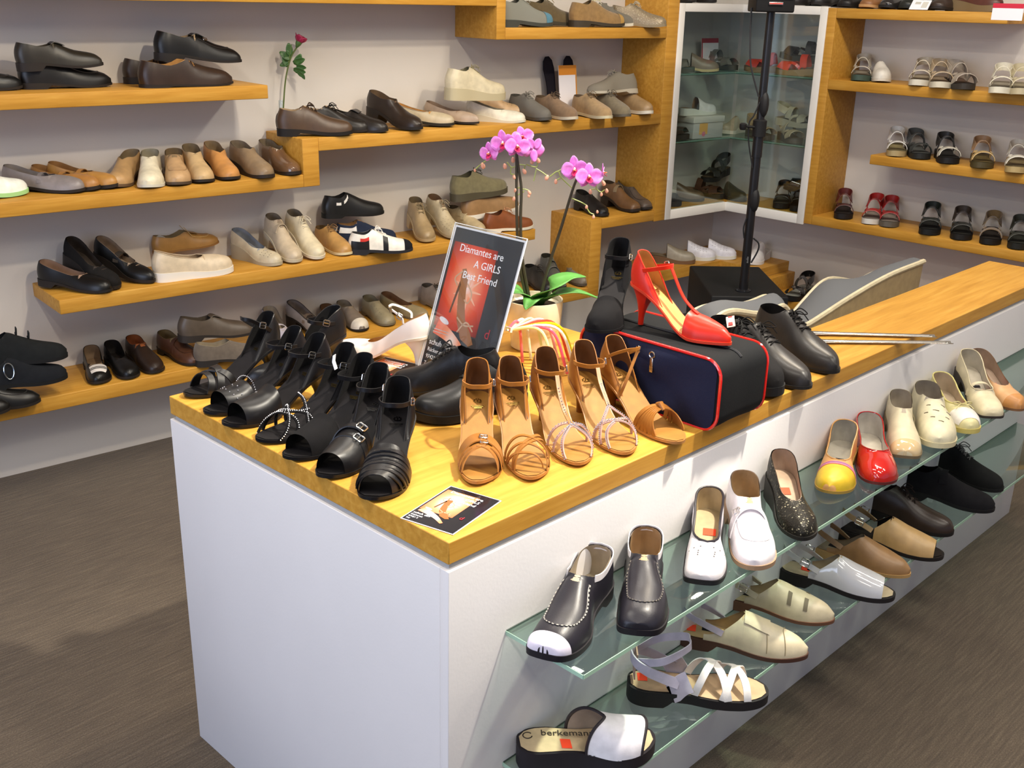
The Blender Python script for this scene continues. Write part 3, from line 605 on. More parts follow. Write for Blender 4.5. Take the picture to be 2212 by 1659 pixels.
for nm, f, a in (('stile', lbox, (S0, S0+.036, DEP-.02, DEP+.004, ZB, ZTp)), ('stile', rbox, (T0, T0+.036, DEP-.02, DEP+.004, ZB, ZTp)),
                 ('bottom_rail', lbox, (S0+.036, sC, DEP-.02, DEP+.004, ZB, ZB+.043)), ('bottom_rail', rbox, (T0+.036, tC, DEP-.02, DEP+.004, ZB, ZB+.043)),
                 ('top_rail', lbox, (S0+.036, sC, DEP-.02, DEP+.004, ZTp-.036, ZTp)), ('top_rail', rbox, (T0+.036, tC, DEP-.02, DEP+.004, ZTp-.036, ZTp))):
    adopt(f(nm, *a, FRAMEW, None, .002), fr)
adopt(lbox('glass_pane', S0+.036, sC-.004, DEP-.012, DEP-.007, ZB+.043, ZTp-.036, PANE, None, 0), cc); adopt(rbox('glass_pane', T0+.036, tC-.004, DEP-.012, DEP-.007, ZB+.043, ZTp-.036, PANE, None, 0), cc)
for zz in (1.262, .955):
    g = adopt(prism('glass_shelf', lpoly(S0+.002, T0+.002, DEP-.03)[::-1], .010, GLASS, None, zz), cc); bpy.context.view_layer.update()
    i_ = DEP-.03; e0 = LW(S0+.002, i_, zz+.005); e1 = Vector((*corner(i_, i_), zz+.005)); e2 = RW(T0+.002, i_, zz+.005)
    adopt(tube('glass_edge', [e0, e1, e2], .0048, M('p:#5f7f70'), None, 4), g)

# ------------------------------------------------------------------ display counter
CW, CL, CW2, CX = .8336, 2.5364, .2099, .95
ct = empty('display_counter', (.5, .4, 0)); tag(ct, 'L-shaped white display counter with a thick wooden top', 'counter'); bpy.context.view_layer.update()
top = prism('countertop', [(0, 0), (CL, 0), (CL, CW2), (CX, CW2), (CX, CW), (0, CW)], .038, WOOD, None, .787)
bv = top.modifiers.new('bevel', 'BEVEL'); bv.width = .0018; bv.segments = 2; bv.limit_method = 'ANGLE'; adopt(top, ct)
i = .007
adopt(prism('shadow_gap_board', [(i, i), (CL-i, i), (CL-i, CW2-i), (CX-i, CW2-i), (CX-i, CW-i), (i, CW-i)], .0115, M('w:#a9a9a6'), None, .7755), ct)
e = -.0015
adopt(bbox('end_panel', (e, e+.0195, 0), (.018, CW-e, .776), WHITE, None, .0015), ct); adopt(bbox('front_panel', (e, e, 0), (CL, .018, .776), WHITE, None, .0015), ct)
adopt(bbox('side_panel', (CL-.018, .018, 0), (CL-e, CW2, .776), WHITE, None, .0015), ct); adopt(bbox('back_panel', (CX-.018, CW2-.018, 0), (CL-.018, CW2, .776), WHITE, None, .0015), ct)
adopt(bbox('back_panel', (.018, CW-.018, 0), (CX, CW, .776), WHITE, None, .0015), ct); adopt(bbox('side_panel', (CX-.018, CW2, 0), (CX, CW-.018, .776), WHITE, None, .0015), ct)
GZ1, GZ2, GX0, GX1, GD = .6181, .3547, .1257, 2.43, .1694
for zz, lab in ((GZ1, 'upper green-edged glass shelf on the counter front, carrying pumps and loafers'), (GZ2, 'lower green-edged glass shelf on the counter front, carrying sandals and slingbacks')):
    g = empty('glass_shelf', (1.2, -.08, zz-.008)); tag(g, lab, 'glass shelf', 'glass shelves on the counter front'); bpy.context.view_layer.update()
    adopt(bbox('glass_sheet', (GX0, -GD, zz-.008), (GX1, -.0018, zz), GLASS, None, .0008), g)
    adopt(bbox('front_edge', (GX0, -GD-.0014, zz-.0078), (GX1, -GD-.0002, zz-.0002), GEDGE, None, 0), g)
    adopt(bbox('side_edge', (GX0-.0013, -GD, zz-.0078), (GX0-.0002, -.002, zz-.0002), GEDGE, None, 0), g)
    adopt(bbox('back_seal', (GX0, -.0040, zz+.0001), (GX1, -.0020, zz+.0012), M('w:#3c4a44'), None, 0), g)

# ------------------------------------------------------------------ things on the counter
def frame_obj(name, o, u, v):
    u = Vector(u).normalized(); v = Vector(v); v = (v-u*v.dot(u)).normalized(); n = u.cross(v); e_ = empty(name, o)
    e_.matrix_world = Matrix.Translation(o) @ Matrix((u, v, n)).transposed().to_4x4(); bpy.context.view_layer.update(); return e_
def glow_mat():
    m, nt, b = newmat('red_burst_print'); v = coord(nt, (9, 6.5, 9)); g = nt.nodes.new('ShaderNodeTexGradient'); g.gradient_type = 'SPHERICAL'; nt.links.new(v, g.inputs[0])
    r = ramp(nt, g.outputs['Fac'], [(0, lin('#1c0d0c')), (.18, lin('#8c1a0c')), (.5, lin('#d8431c')), (.78, lin('#f0936a')), (1, lin('#f4ece6'))]); nt.links.new(r.outputs[0], b.inputs['Base Color']); b.inputs['Roughness'].default_value = .25; return m
GLOW = glow_mat(); INK = M('p:#17161c')
def poly(name, pts, mat, parent, z):
    n = len(pts); return mesh(name, [(x, y, z) for x, y in pts], [tuple(range(n))], mat, parent, False)
def blob(cx, cy, rx, ry, rot=0, n=20, a0=0, a1=360):
    c, s = math.cos(R(rot)), math.sin(R(rot)); return [(cx+rx*math.cos(R(a))*c-ry*math.sin(R(a))*s, cy+rx*math.cos(R(a))*s+ry*math.sin(R(a))*c) for a in np.linspace(a0, a1, n, endpoint=a1-a0 < 359)]
def strip(pts, w0, w1=None):
    p = np.asarray(pts, float); t = nrm(np.gradient(p, axis=0)); b = np.stack([-t[:, 1], t[:, 0]], 1); w = np.linspace(w0, w1 or w0, len(p))[:, None]/2
    return [tuple(q) for q in np.vstack([p+b*w, (p-b*w)[::-1]])]
def ad_print(root, w, h, z=.0006):
    """dark leaflet print: red burst, strappy sandal, white lettering"""
    k = w/.211
    def S(pts): return [(x*k, y*k*(h/w)/(.32/.211)) for x, y in pts]
    poly('print', S([(.004, .004), (.207, .004), (.207, .316), (.004, .316)]), INK, root, z)
    b = mesh('red_burst', [(x, y, 0) for x, y in S([(-.066, -.10), (.066, -.10), (.066, .086), (-.066, .086)])], [(0, 1, 2, 3)], GLOW, root, False); b.location = (*S([(.077, .20)])[0], z+.0002)
    for a in range(0, 360, 40):
        q = blob(.085, .19, .042, .0028, a, 10, -80, 80); poly('star_ray', S(q), M('p:#f0b090'), root, z+.0003)
    b = mesh('glow_swirl', [(x-.075*k, y-.075*k, 0) for x, y in S(strip(spline([(.02, .10), (.06, .088), (.10, .07), (.135, .045)], 12), .035, .012))], [tuple(range(24))], GLOW, root, False); b.location = (.075*k, .075*k, z+.0003)
    br = M('p:#9a6236')
    poly('sandal_picture', S([(.055, .232), (.066, .235), (.078, .215), (.081, .19), (.088, .16), (.10, .13), (.125, .105), (.14, .085), (.128, .078), (.10, .088), (.075, .125), (.064, .165), (.057, .20)]), br, root, z+.0004)
    poly('sandal_heel_picture', S([(.056, .205), (.062, .20), (.052, .135), (.047, .135)]), M('p:#5c3a22'), root, z+.0004)
    for pts in ([(.058, .228), (.04, .21), (.052, .195)], [(.08, .205), (.10, .185), (.095, .165), (.082, .17)], [(.075, .13), (.10, .118), (.128, .122)], [(.085, .10), (.105, .125), (.13, .11)]): poly('sandal_strap_picture', S(strip(spline(pts, 12), .0035)), M('p:#c9a383'), root, z+.0005)
    wh = M('w:#f2eff2'); ry = h/w/(.32/.211)*k
    for i, (s_, sz) in enumerate((('Diamantes are', .0225), ('A GIRLS', .0225), ('Best Friend', .0225))): text('lettering', s_, sz*k, wh, root, (.163*k, (.268-.027*i)*ry, z+.0006), (0, 0, 0), 'RIGHT')
    for i, (s_, sz) in enumerate((('schuh dilv', .017), ('R\u00fcckertst', .012), ('97421 S', .012), ('Tel', .012))): text('lettering', s_, sz*k, wh, root, (.012*k, (.058-.0155*i)*ry, z+.0006), (0, 0, 0), 'LEFT')
    text('lettering', 'd', .03*k, M('w:#b02030'), root, (.165*k, .105*ry, z+.0006), (0, 0, 0))
    for i in range(2): poly('fine_print', S([(.015, .092-.006*i), (.062, .092-.006*i), (.062, .0935-.006*i), (.015, .0935-.006*i)]), M('w:#b9b2b4'), root, z+.0006)
    poly('white_emblem', S(blob(.04, .115, .016, .006, -15)), M('w:#d9d4da'), root, z+.0005)
po = Vector((.484, .631, .826)); pv = Vector((.108, 0, .301)); 
ps = frame_obj('leaflet_stand', po, (0, -1, 0), pv); tag(ps, 'tilted acrylic stand holding a red and black poster beside the orchid', 'sign stand')
ACR = glass_mat('clear_acrylic', (.97, .98, .98, 1), 1.2)
mesh('poster_sheet', *((lambda v, f: (v, f))([(0, 0, 0), (.211, 0, 0), (.211, .32, 0), (0, .32, 0)], [(0, 1, 2, 3)])), M('w:#e8e6ea'), ps, False)
ad_print(ps, .211, .32)
bbox('acrylic_front', (-.002, -.001, .0022), (.213, .324, .0042), ACR, ps, .0004); bbox('acrylic_back', (-.002, -.001, -.004), (.213, .324, -.002), ACR, ps, .0004)
tube('acrylic_rim', [(-.002, .0, .001), (-.002, .324, .001), (.213, .324, .001), (.213, .0, .001)], .0017, M('p:#d4d6da'), ps, 4)
th = math.atan2(.108, .301); ft = bbox('acrylic_foot', (0, -.004, -.09), (.211, -.0015, -.002), M('p:#d0d4d6'), ps, .0004); ft.rotation_euler = (R(0)+th, 0, 0)
def leaflet(label, pts, z):
    tl, tr, br, bl = [Vector((*q, z)) for q in pts]; w = (tr-tl).length; h = (tl-bl).length
    r = frame_obj('leaflet', bl, tr-tl, tl-bl); tag(r, label, 'leaflet', 'dance shoe leaflets'); prism('card', [(0, 0), (w, 0), (w, h), (0, h)], .0006, M('w:#e8e6ea'), r); ad_print(r, w, h, .0009)
leaflet('red and black leaflet lying at the near corner of the counter', [(.133, .143), (.156, .046), (.018, .010), (-.002, .110)], .8256)
leaflet('red and black leaflet lying under the white pump', [(.475, .735), (.50, .64), (.362, .605), (.337, .70)], .8256)

# shoe bag
def bag():
    r = empty('shoe_bag', (.735, .145, .825)); tag(r, 'navy and black zipped shoe bag with red piping on the counter', 'bag')
    hw, hd, H = .172, .078, .142
    navy = M('t:#1d2036'); blk = M('t:#141517'); red = M('p:#d8231c')
    def rr(w, h, rad, n=7):
        q = []
        for cx, cz, a0 in ((w-rad, h-rad, 0), (-w+rad, h-rad, 90), (-w+rad, rad, 180), (w-rad, rad, 270)):
            for a in np.linspace(a0, a0+90, n): q.append((cx+rad*math.cos(R(a)), cz+rad*math.sin(R(a))))
        return np.array(q)
    prof = rr(hw, H, .035); n = len(prof)
    xs = np.array([-hd-.004, -hd, -hd+.02, -.02, .02, hd-.02, hd, hd+.004]); sc = [.94, 1, 1.012, 1.0, 1.0, 1.012, 1, .94]; vs = []
    for x, s in zip(xs, sc):
        for y, z in prof: vs.append((x, y*s, (z-H/2)*s+H/2))
    f = gridf(len(xs), n, 0, True); mesh('body', np.array(vs), f, blk, r)
    for sx, nm in ((-1, 'front_panel'), (1, 'back_panel')):
        vs = []; fs = []
        ny, nz = 25, 13
        for a in np.linspace(-1, 1, ny):
            for b in np.linspace(-1, 1, nz):
                y = a*hw*.955; z = H/2+b*H/2*.94; e = max(abs(a), abs(b)); sag = .007*math.sin((a*2.2+b*1.6)*2)*(1-e*e)-.006*math.exp(-((a*.9-b*.75+.1)/.22)**2)*(1-e**4)
                y *= 1-.05*max(0, abs(b)-.7)*max(0, abs(a)-.85)*20
                vs.append((sx*(hd+.004+sag+.006*(1-e**6)), y, z))
        mesh(nm, np.array(vs), gridf(ny, nz), navy if sx < 0 else blk, r)
    for sx in (-1, 1): mesh('red_piping', *tube_geo(np.array([(sx*(hd+.002), y, z) for y, z in prof]), .0032, 7, 0, True), red, r)
    mesh('zip', *tube_geo(np.array([(0, y, z+.0015) for y, z in rr(hw, H, .035)[3:11]]), .0028, 5), M('r:#2a2a2c'), r)
    z_ = empty('zip_pull', (-hd-.014, -.020, .122)); z_.parent = r
    mesh('pull_ring', *tube_geo(np.array([(0, .006*math.cos(a), .006*math.sin(a)) for a in np.linspace(0, 6.283, 12, endpoint=False)]), .0014, 5, 0, True), M('m:#c9c4bc'), z_)
    bbox('pull_tab', (-.0015, -.004, -.036), (.0015, .004, -.007), M('m:#b9b0a4'), z_, .001)
    text('red_emblem', 'd', .035, M('w:#c01840'), r, (-hd-.0125, .085, .085), (R(90), 0, R(-90)))
    return r
bag()

# orchid
def petal(L, w, cup, n=7, m=5, tipw=.35):
    vs = []
    for i in range(n):
        t = i/(n-1); ww = w*math.sin(math.pi*min(1, t*.86+.10))**.75
        for j in range(m):
            s = -1+2*j/(m-1); vs.append((t*L, s*ww/2, cup*(t*t)*L+.14*ww*abs(s)**2*(1 if cup > 0 else -1)))
    return np.array(vs), gridf(n, m)
PET = M('f:#d86cc8'); 
def orchid_petal_mat():
    m, nt, b = newmat('orchid_petal_pink'); v = coord(nt); n = noise(nt, v, 55, 3); r = ramp(nt, n.outputs['Fac'], [(.3, lin('#c552b4')), (.6, lin('#dc7fd0')), (.9, lin('#eeb0e2'))]); nt.links.new(r.outputs[0], b.inputs['Base Color'])
    b.inputs['Roughness'].default_value = .55; b.inputs['Subsurface Weight'].default_value = .15; b.inputs['Subsurface Radius'].default_value = (.01, .004, .008); return m
PET = orchid_petal_mat(); LIP = M('f:#b81f56'); LIPC = M('f:#d98a5c'); STEMD = M('l:#3a3528'); STEMG = M('l:#8c9a50'); BUD = M('f:#d59a80'); LEAF = M('l:#4d8a3a')
_pm = {}
def pobj(name, key, geo, mat, parent, mtx):
    if key not in _pm:
        o = mesh(name, *geo(), mat, parent, True, None); _pm[key] = o.data
        s = o.modifiers.new('thickness', 'SOLIDIFY'); s.thickness = .0008
    else:
        o = bpy.data.objects.new(name, _pm[key]); COL.objects.link(o); o.parent = parent; s = o.modifiers.new('thickness', 'SOLIDIFY'); s.thickness = .0008
    o.matrix_local = mtx; return o
def orchid():
    base = Vector((.782, .572, .825)); r = empty('potted_orchid', base); tag(r, 'pink orchid with three dark stems in a cream ceramic pot on the counter', 'potted plant')
    prof = [(.0, .0), (.048, .0), (.052, .004), (.053, .036), (.060, .046), (.064, .060), (.067, .112), (.0665, .116), (.0625, .116), (.0615, .104), (.055, .100)]
    lathe('pot', prof, M('p:#e6d8ba'), r, 44)
    vs = [(0, 0, .101)]+[(.060*math.cos(a), .060*math.sin(a), .099) for a in np.linspace(0, 6.283, 24, endpoint=False)]; mesh('soil', vs, [(0, i+1, (i+1) % 24+1) for i in range(24)], M('s:#2c2219'), r)
    Wp = lambda x, y, z: np.array((x-base.x, y-base.y, z-base.z))
    A = [Wp(.778, .585, .92), Wp(.758, .598, 1.02), Wp(.753, .602, 1.09), Wp(.750, .605, 1.18), Wp(.748, .607, 1.285), Wp(.742, .612, 1.305)]
    B = [Wp(.781, .580, .92), Wp(.762, .593, 1.03), Wp(.757, .597, 1.12), Wp(.757, .597, 1.19), Wp(.752, .602, 1.235), Wp(.748, .606, 1.272)]
    C = [Wp(.790, .563, .92), Wp(.800, .553, 1.0), Wp(.820, .533, 1.10), Wp(.838, .514, 1.20), Wp(.850, .503, 1.235)]
    for P_ in (A, B, C): tube('stem', spline(P_, 22), np.linspace(.0042, .0026, 22), STEMD, r, 7)
    px = .00088  # metres per photo pixel at the plant
    ex = np.array(rt); ez = np.array((0, 0, 1.))
    def at(u, v): # position in the plane of the plant, measured from the pot centre
        return Vector(ex*(u-1150)*px+ez*((748-v)*.00103))
    def flower(u, v, s, yaw, pitch, roll=0, side=False, dn=0):
        f = empty('flower', at(u, v)+Vector((-fw.x, -fw.y, 0))*(.012+dn)); f.parent = r
        face = Matrix((rt, Vector((0, 0, 1)), Vector((-fw.x, -fw.y, .25)).normalized())).transposed().to_4x4()
        f.matrix_local = Matrix.Translation(f.location) @ face @ Euler((R(pitch), R(yaw), R(roll))).to_matrix().to_4x4() @ Matrix.Scale(s, 4)
        for a, key, L, w, c in ((0, 'lat', .030, .036, .10), (180, 'lat', .030, .036, .10), (90, 'dor', .028, .021, .02), (232, 'sep', .026, .019, -.05), (308, 'sep', .026, .019, -.05)):
            pobj('petal', key, lambda L=L, w=w, c=c: petal(L, w, c), PET, f, Matrix.Rotation(R(a), 4, 'Z') @ Matrix.Translation((.002, 0, .002 if key == 'lat' else 0)))
        pobj('lip', 'lip', lambda: petal(.018, .017, .55), LIP, f, Matrix.Translation((0, -.003, .004)) @ Matrix.Rotation(R(-90), 4, 'Z') @ Matrix.Rotation(R(-25), 4, 'Y'))
        for a in (-60, -120): pobj('lip_lobe', 'lobe', lambda: petal(.011, .009, .9), LIPC, f, Matrix.Translation((0, -.002, .005)) @ Matrix.Rotation(R(a), 4, 'Z') @ Matrix.Rotation(R(-50), 4, 'Y'))
        pobj('column', 'col', lambda: tube_geo(np.array([(0, .003, .002), (0, 0, .008), (0, -.003, .011)]), [.002, .0028, .002], 6), M('f:#f0c6dc'), f, Matrix.Identity(4))
    flower(1029, 315, .74, -28, 8); flower(1062, 292, .88, -14, 5, 6, dn=.01); flower(1096, 298, .90, 10, 0, -4, dn=.02); flower(1108, 282, .82, 6, -10, 14, dn=-.006); flower(1139, 305, .98, 30, 172, 0)
    flower(1242, 345, .94, -12, 4, 4); flower(1276, 358, .96, 4, 0, -2, dn=.015); flower(1309, 350, .62, 78, 0, 0)
    buds = [(1012, 345, 9), (992, 355, 5), (1087, 331, 8), (1067, 345, 8), (1091, 367, 7), (1116, 355, 8), (1135, 333, 8), (1150, 331, 8), (1173, 367, 8), (1196, 375, 7), (1095, 396, 7), (1092, 414, 7), (1130, 400, 7), (1129, 406, 6), (1284, 395, 7), (1312, 400, 6), (1325, 392, 7), (1316, 376, 8), (1276, 428, 6), (1295, 449, 6), (1304, 438, 5)]
    for u, v, s in buds:
        q = at(u, v); vs = []; nn = 7
        for i in range(nn):
            t = i/(nn-1)*math.pi; rad = s*px*.62*math.sin(t)*(1-.18*math.cos(t))
            for k_ in range(8): vs.append((rad*math.cos(k_*.785), rad*math.sin(k_*.785), s*px*.95*math.cos(t)))
        o = mesh('bud', np.array(vs), gridf(nn, 8, 0, True), BUD, r); o.location = q; o.rotation_euler = (random.uniform(-.4, .4), random.uniform(-.5, .5), 0)
    def tw(*pts): tube('twig', spline([at(*q) for q in pts], 14), .0013, STEMG, r, 5)
    tw((1118, 342), (1103, 341), (1085, 347), (1072, 336)); tw((1083, 347), (1082, 360), (1091, 362)); tw((1118, 342), (1116, 350)); tw((1120, 340), (1145, 345), (1148, 335)); tw((1145, 348), (1160, 355), (1172, 362)); tw((1140, 375), (1146, 348))
    tw((1240, 390), (1210, 367), (1200, 353), (1180, 365)); tw((1200, 353), (1216, 345)); tw((1208, 366), (1198, 372)); tw((1117, 394), (1105, 390), (1096, 392)); tw((1117, 398), (1105, 404), (1094, 408)); tw((1117, 392), (1128, 395)); tw((1238, 410), (1262, 418), (1275, 424)); tw((1277, 430), (1285, 440), (1296, 444)); tw((1296, 378), (1298, 388), (1286, 390)); tw((1298, 388), (1310, 395), (1320, 390)); tw((1028, 330), (1010, 340), (994, 352))
    def leaf(pts, w, bend):
        p = spline([Vector(q)-base for q in pts], 16); t = nrm(np.gradient(p, axis=0)); b = nrm(np.cross(t, [0, 0, 1.])); n = np.cross(b, t); vs = []
        for i in range(16):
            ww = w*math.sin(math.pi*(.12+.88*i/15)**.8)**.7*.5
            for s in (-1, -.5, 0, .5, 1): vs.append(p[i]+b[i]*ww*s+n[i]*bend*ww*(abs(s)))
        o = mesh('leaf', np.array(vs), gridf(16, 5), LEAF, r, True, None); m_ = o.modifiers.new('thickness', 'SOLIDIFY'); m_.thickness = .0018
    leaf([(.785, .565, .925), (.790, .53, .968), (.825, .51, .992), (.862, .487, .996)], .082, .25)
    leaf([(.780, .575, .925), (.752, .59, .955), (.722, .615, .950), (.695, .635, .925)], .080, .25)
    leaf([(.785, .565, .925), (.800, .52, .955), (.835, .49, .962), (.885, .460, .945)], .052, .3)
    leaf([(.782, .565, .925), (.75, .545, .95), (.715, .535, .935)], .048, .3)
orchid()

# glow sticks
def glow():
    r = empty('glow_stick_ball', (.69, .455, .825)); tag(r, 'coloured plastic glow sticks bundled into an open ball behind tan sandals', 'glow sticks')
    hub = np.array((-.055, .052, .085)); cols = ['#dfe8a8', '#ef5a72', '#f4f0d8', '#f0d820', '#e04a34', '#f2a6b0', '#dfe8a8', '#e8ecd4', '#e86878']
    for i, c in enumerate(cols):
        a = -2.2+i*.52; foot = np.array((.062*math.cos(a)+.01, .062*math.sin(a)-.01, .003)); mid = (hub+foot)/2+np.array((.012*math.cos(a)+.012, .014*math.sin(a)-.012, .052))
        tube('glow_stick', spline([hub+np.array((.004*math.cos(i), .004*math.sin(i), 0)), mid, foot], 20), .0034, M('p:'+c), r, 7)
    vs, f = merge([tube_geo(hub+np.array([(.0, -.006+.003*j, -.004), (.002, -.006+.003*j, .006)]), .0045, 6) for j in range(5)]); mesh('connector', vs, f, M('p:#eee9dc'), r)
glow()
# shoe horns
for k_, (a, b) in enumerate((((1.358, .185), (1.576, -.042)), ((1.305, .142), (1.554, -.092)))):
    a = np.array((*a, .8272)); b = np.array((*b, .8272)); c = (a+b)/2; o = empty('shoehorn', c); tag(o, ('shorter' if k_ == 0 else 'longer')+' of two long steel shoehorns overhanging the counter edge, '+('farther from' if k_ == 0 else 'nearer to')+' the black lace-ups', 'shoehorn', 'steel shoehorns')
    n = 24; p = a+(b-a)*np.linspace(0, 1, n)[:, None]-c; d = (b-a)/np.linalg.norm(b-a); s = np.array((-d[1], d[0], 0)); vs = []
    for i in range(n):
        w = .0095+.004*math.exp(-((i/(n-1)-.06)/.08)**2)
        for j in range(7): t = -1+j/3; vs.append(p[i]+s*w*t+np.array((0, 0, .0035*t*t)))
    q = mesh('blade', np.array(vs), gridf(n, 7), M('m:#dcd8cf'), o); m_ = q.modifiers.new('thickness', 'SOLIDIFY'); m_.thickness = .0012
    tube('hanging_ring', [(p[-1]-d*.012)+np.array((.0035*math.cos(t), .0035*math.sin(t), .003)) for t in np.linspace(0, 6.283, 12, endpoint=False)], .0008, M('m:#a9a59c'), o, 5, True)

# ------------------------------------------------------------------ stools behind the counter
def stool(label, near, far):
    N_ = 28; n_ = spline(near, N_); f_ = spline(far, N_); c = np.array((n_[:, 0].mean(), (n_[:, 1].mean()+f_[:, 1].mean())/2, 0)); r = empty('fitting_stool', c); tag(r, label, 'stool', 'wave-shaped fitting stools')
    K = 11; vs = []
    for i in range(N_):
        for j in range(K): t = j/(K-1); q = n_[i]*(1-t)+f_[i]*t; vs.append(q+np.array((0, 0, .022*math.sin(math.pi*t)))-c)
    mesh('seat_cushion', np.array(vs), gridf(N_, K), M('t:#616366'), r, True, None)
    for nm, cv in (('piping', n_), ('piping', f_)): tube(nm, cv-c, .008, M('l:#cbbf9f'), r, 7)
    tube('piping', [n_[-1]-c, f_[-1]-c], .008, M('l:#cbbf9f'), r, 7); tube('piping', [n_[0]-c, f_[0]-c], .008, M('l:#cbbf9f'), r, 7)
    ring = np.vstack([n_, f_[::-1]])-c; lo = ring.copy(); lo[:, 2] = .34; ctr = ring[:, :2].mean(0); lo[:, :2] = ctr+(lo[:, :2]-ctr)*.92; n2 = len(ring)
    mesh('shell', np.vstack([ring, lo]), [(i, (i+1) % n2, n2+(i+1) % n2, n2+i) for i in range(n2)]+[tuple(range(n2, 2*n2))[::-1]], M('l:#a08c66'), r, True, 50)
    lathe('column', [(.03, .34), (.03, .03), (.16, .022), (.17, .01), (.17, 0), (0, 0)], M('m:#b8b8ba'), r, 24, (float(ctr[0]), float(ctr[1]), 0))
stool('large wave-shaped grey upholstered stool with cream piping behind the right counter arm', [(1.60, .36, .742), (1.70, .36, .750), (1.92, .36, .785), (2.15, .36, .811), (2.39, .36, .818)], [(1.98, .62, .60), (2.12, .62, .68), (2.26, .62, .728), (2.46, .62, .69), (2.60, .62, .695), (2.74, .60, .70)])
stool('smaller grey upholstered stool with cream piping, half hidden behind the black lace-ups', [(1.19, .36, .83), (1.225, .36, .858), (1.29, .36, .860), (1.40, .36, .832), (1.47, .36, .824), (1.53, .36, .829), (1.56, .36, .812)], [(1.24, .47, .80), (1.27, .47, .835), (1.36, .47, .838), (1.46, .47, .818), (1.54, .47, .812), (1.62, .47, .815), (1.66, .47, .800)])

# ------------------------------------------------------------------ loudspeaker column
def speaker():
    ax = Vector((2.572, 1.272, 0)); bx = Vector((2.795, 1.053, 0)); d = (bx-ax).normalized(); nn = Vector((-d.y, d.x, 0)); mid = (ax+bx)/2+nn*.21; w = (bx-ax).length
    ang = math.atan2(d.y, d.x); r = empty('speaker_column', (mid.x, mid.y, 0), (0, 0, ang)); tag(r, 'black loudspeaker column: bass box, tall pole and a small speaker on top', 'loudspeaker')
    blk = M('r:#131314'); pp = Vector((2.739, 1.232, 0)); l = Matrix.Rotation(-ang, 3, 'Z') @ (pp-Vector((mid.x, mid.y, 0)))
    bbox('bass_box', (-w/2, -.21, 0), (w/2, .30, .48), blk, r, .006)
    bbox('speaker_grille', (-w/2+.015, -.214, .03), (w/2-.015, -.209, .45), M('t:#1b1b1d'), r, .002)
    tilt = -.012
    lathe('pole', [(.0, .48), (.032, .48), (.032, .484), (.018, .488), (.018, .70), (.0175, 1.02), (.020, 1.02), (.020, 1.10), (.0155, 1.105), (.0155, 1.56), (0, 1.56)], M('l:#17171a'), r, 20, (l.x, l.y, 0))
    lathe('clamp_collar', [(.0, 1.10), (.026, 1.10), (.027, 1.16), (.019, 1.165), (0, 1.165)], blk, r, 18, (l.x, l.y, .0))
    tube('clamp_knob', [(l.x-.02, l.y-.01, 1.135), (l.x-.065, l.y-.022, 1.14)], [.005, .005], blk, r, 8); lathe('knob_grip', [(0, -.012), (.010, -.012), (.014, -.004), (.014, .010), (.008, .014), (0, .014)], blk, r, 10, (l.x-.07, l.y-.024, 1.138))
    for z_, s_ in ((.85, .028), (1.22, .026)):
        vs = []
        for i in range(9):
            t = i/8*math.pi
            for k_ in range(10): a = k_*.628; vs.append((s_*.8*math.sin(t)*math.cos(a)*(1+.1*math.sin(3*a)), s_*.8*math.sin(t)*math.sin(a), .05*math.cos(t)))
        o = mesh('cable_wrap', np.array(vs), gridf(9, 10, 0, True), M('r:#1a1a1c'), r); o.location = (l.x+.006, l.y-.006, z_)
    tube('cable', spline([(l.x-.075, l.y, 1.57), (l.x-.07, l.y-.01, 1.45), (l.x-.058, l.y-.012, 1.36), (l.x-.018, l.y-.012, 1.25)], 20), .0035, M('r:#2a2a2c'), r)
    tube('cable', spline([(l.x-.012, l.y-.016, 1.23), (l.x-.03, l.y-.016, 1.18), (l.x-.045, l.y-.014, 1.15), (l.x-.04, l.y-.014, 1.08), (l.x-.016, l.y-.018, .98)], 20), .003, M('r:#1a1a1c'), r)
    tube('cable', spline([(l.x+.018, l.y-.010, .70), (l.x+.040, l.y-.012, .68), (l.x+.040, l.y-.012, .65), (l.x+.018, l.y-.012, .60)], 14), .0035, M('r:#1a1a1c'), r)
    tube('cable', spline([(l.x-.018, l.y-.01, .78), (l.x-.026, l.y-.01, .74), (l.x-.02, l.y-.01, .70)], 10), .003, M('r:#1a1a1c'), r)
    t_ = empty('top_speaker', (l.x, l.y, 1.556)); t_.parent = r
    bbox('cabinet', (-.072, -.06, 0), (.072, .08, .24), blk, t_, .006); bbox('front_grille', (-.064, -.064, .045), (.064, -.059, .23), M('t:#222224'), t_, .002); bbox('name_plate', (-.026, -.0665, .026), (.026, -.0635, .036), M('m:#c8bdb8'), t_, .0005)
    bbox('red_stripe', (-.024, -.0672, .029), (.024, -.0664, .033), M('w:#c04a40'), t_, 0)
    text('pole_lettering', 'audio', .012, M('w:#8a8a8a'), r, (l.x+.004, l.y-.0185, .60), (R(90), R(-90), 0))
    for a in (.3, 1.6, 2.9): lathe('bolt', [(0, 0), (.004, 0), (.004, .003), (0, .004)], M('m:#9a9a9c'), r, 8, (l.x+.027*math.cos(a), l.y-.027*math.sin(a), .484))
speaker()

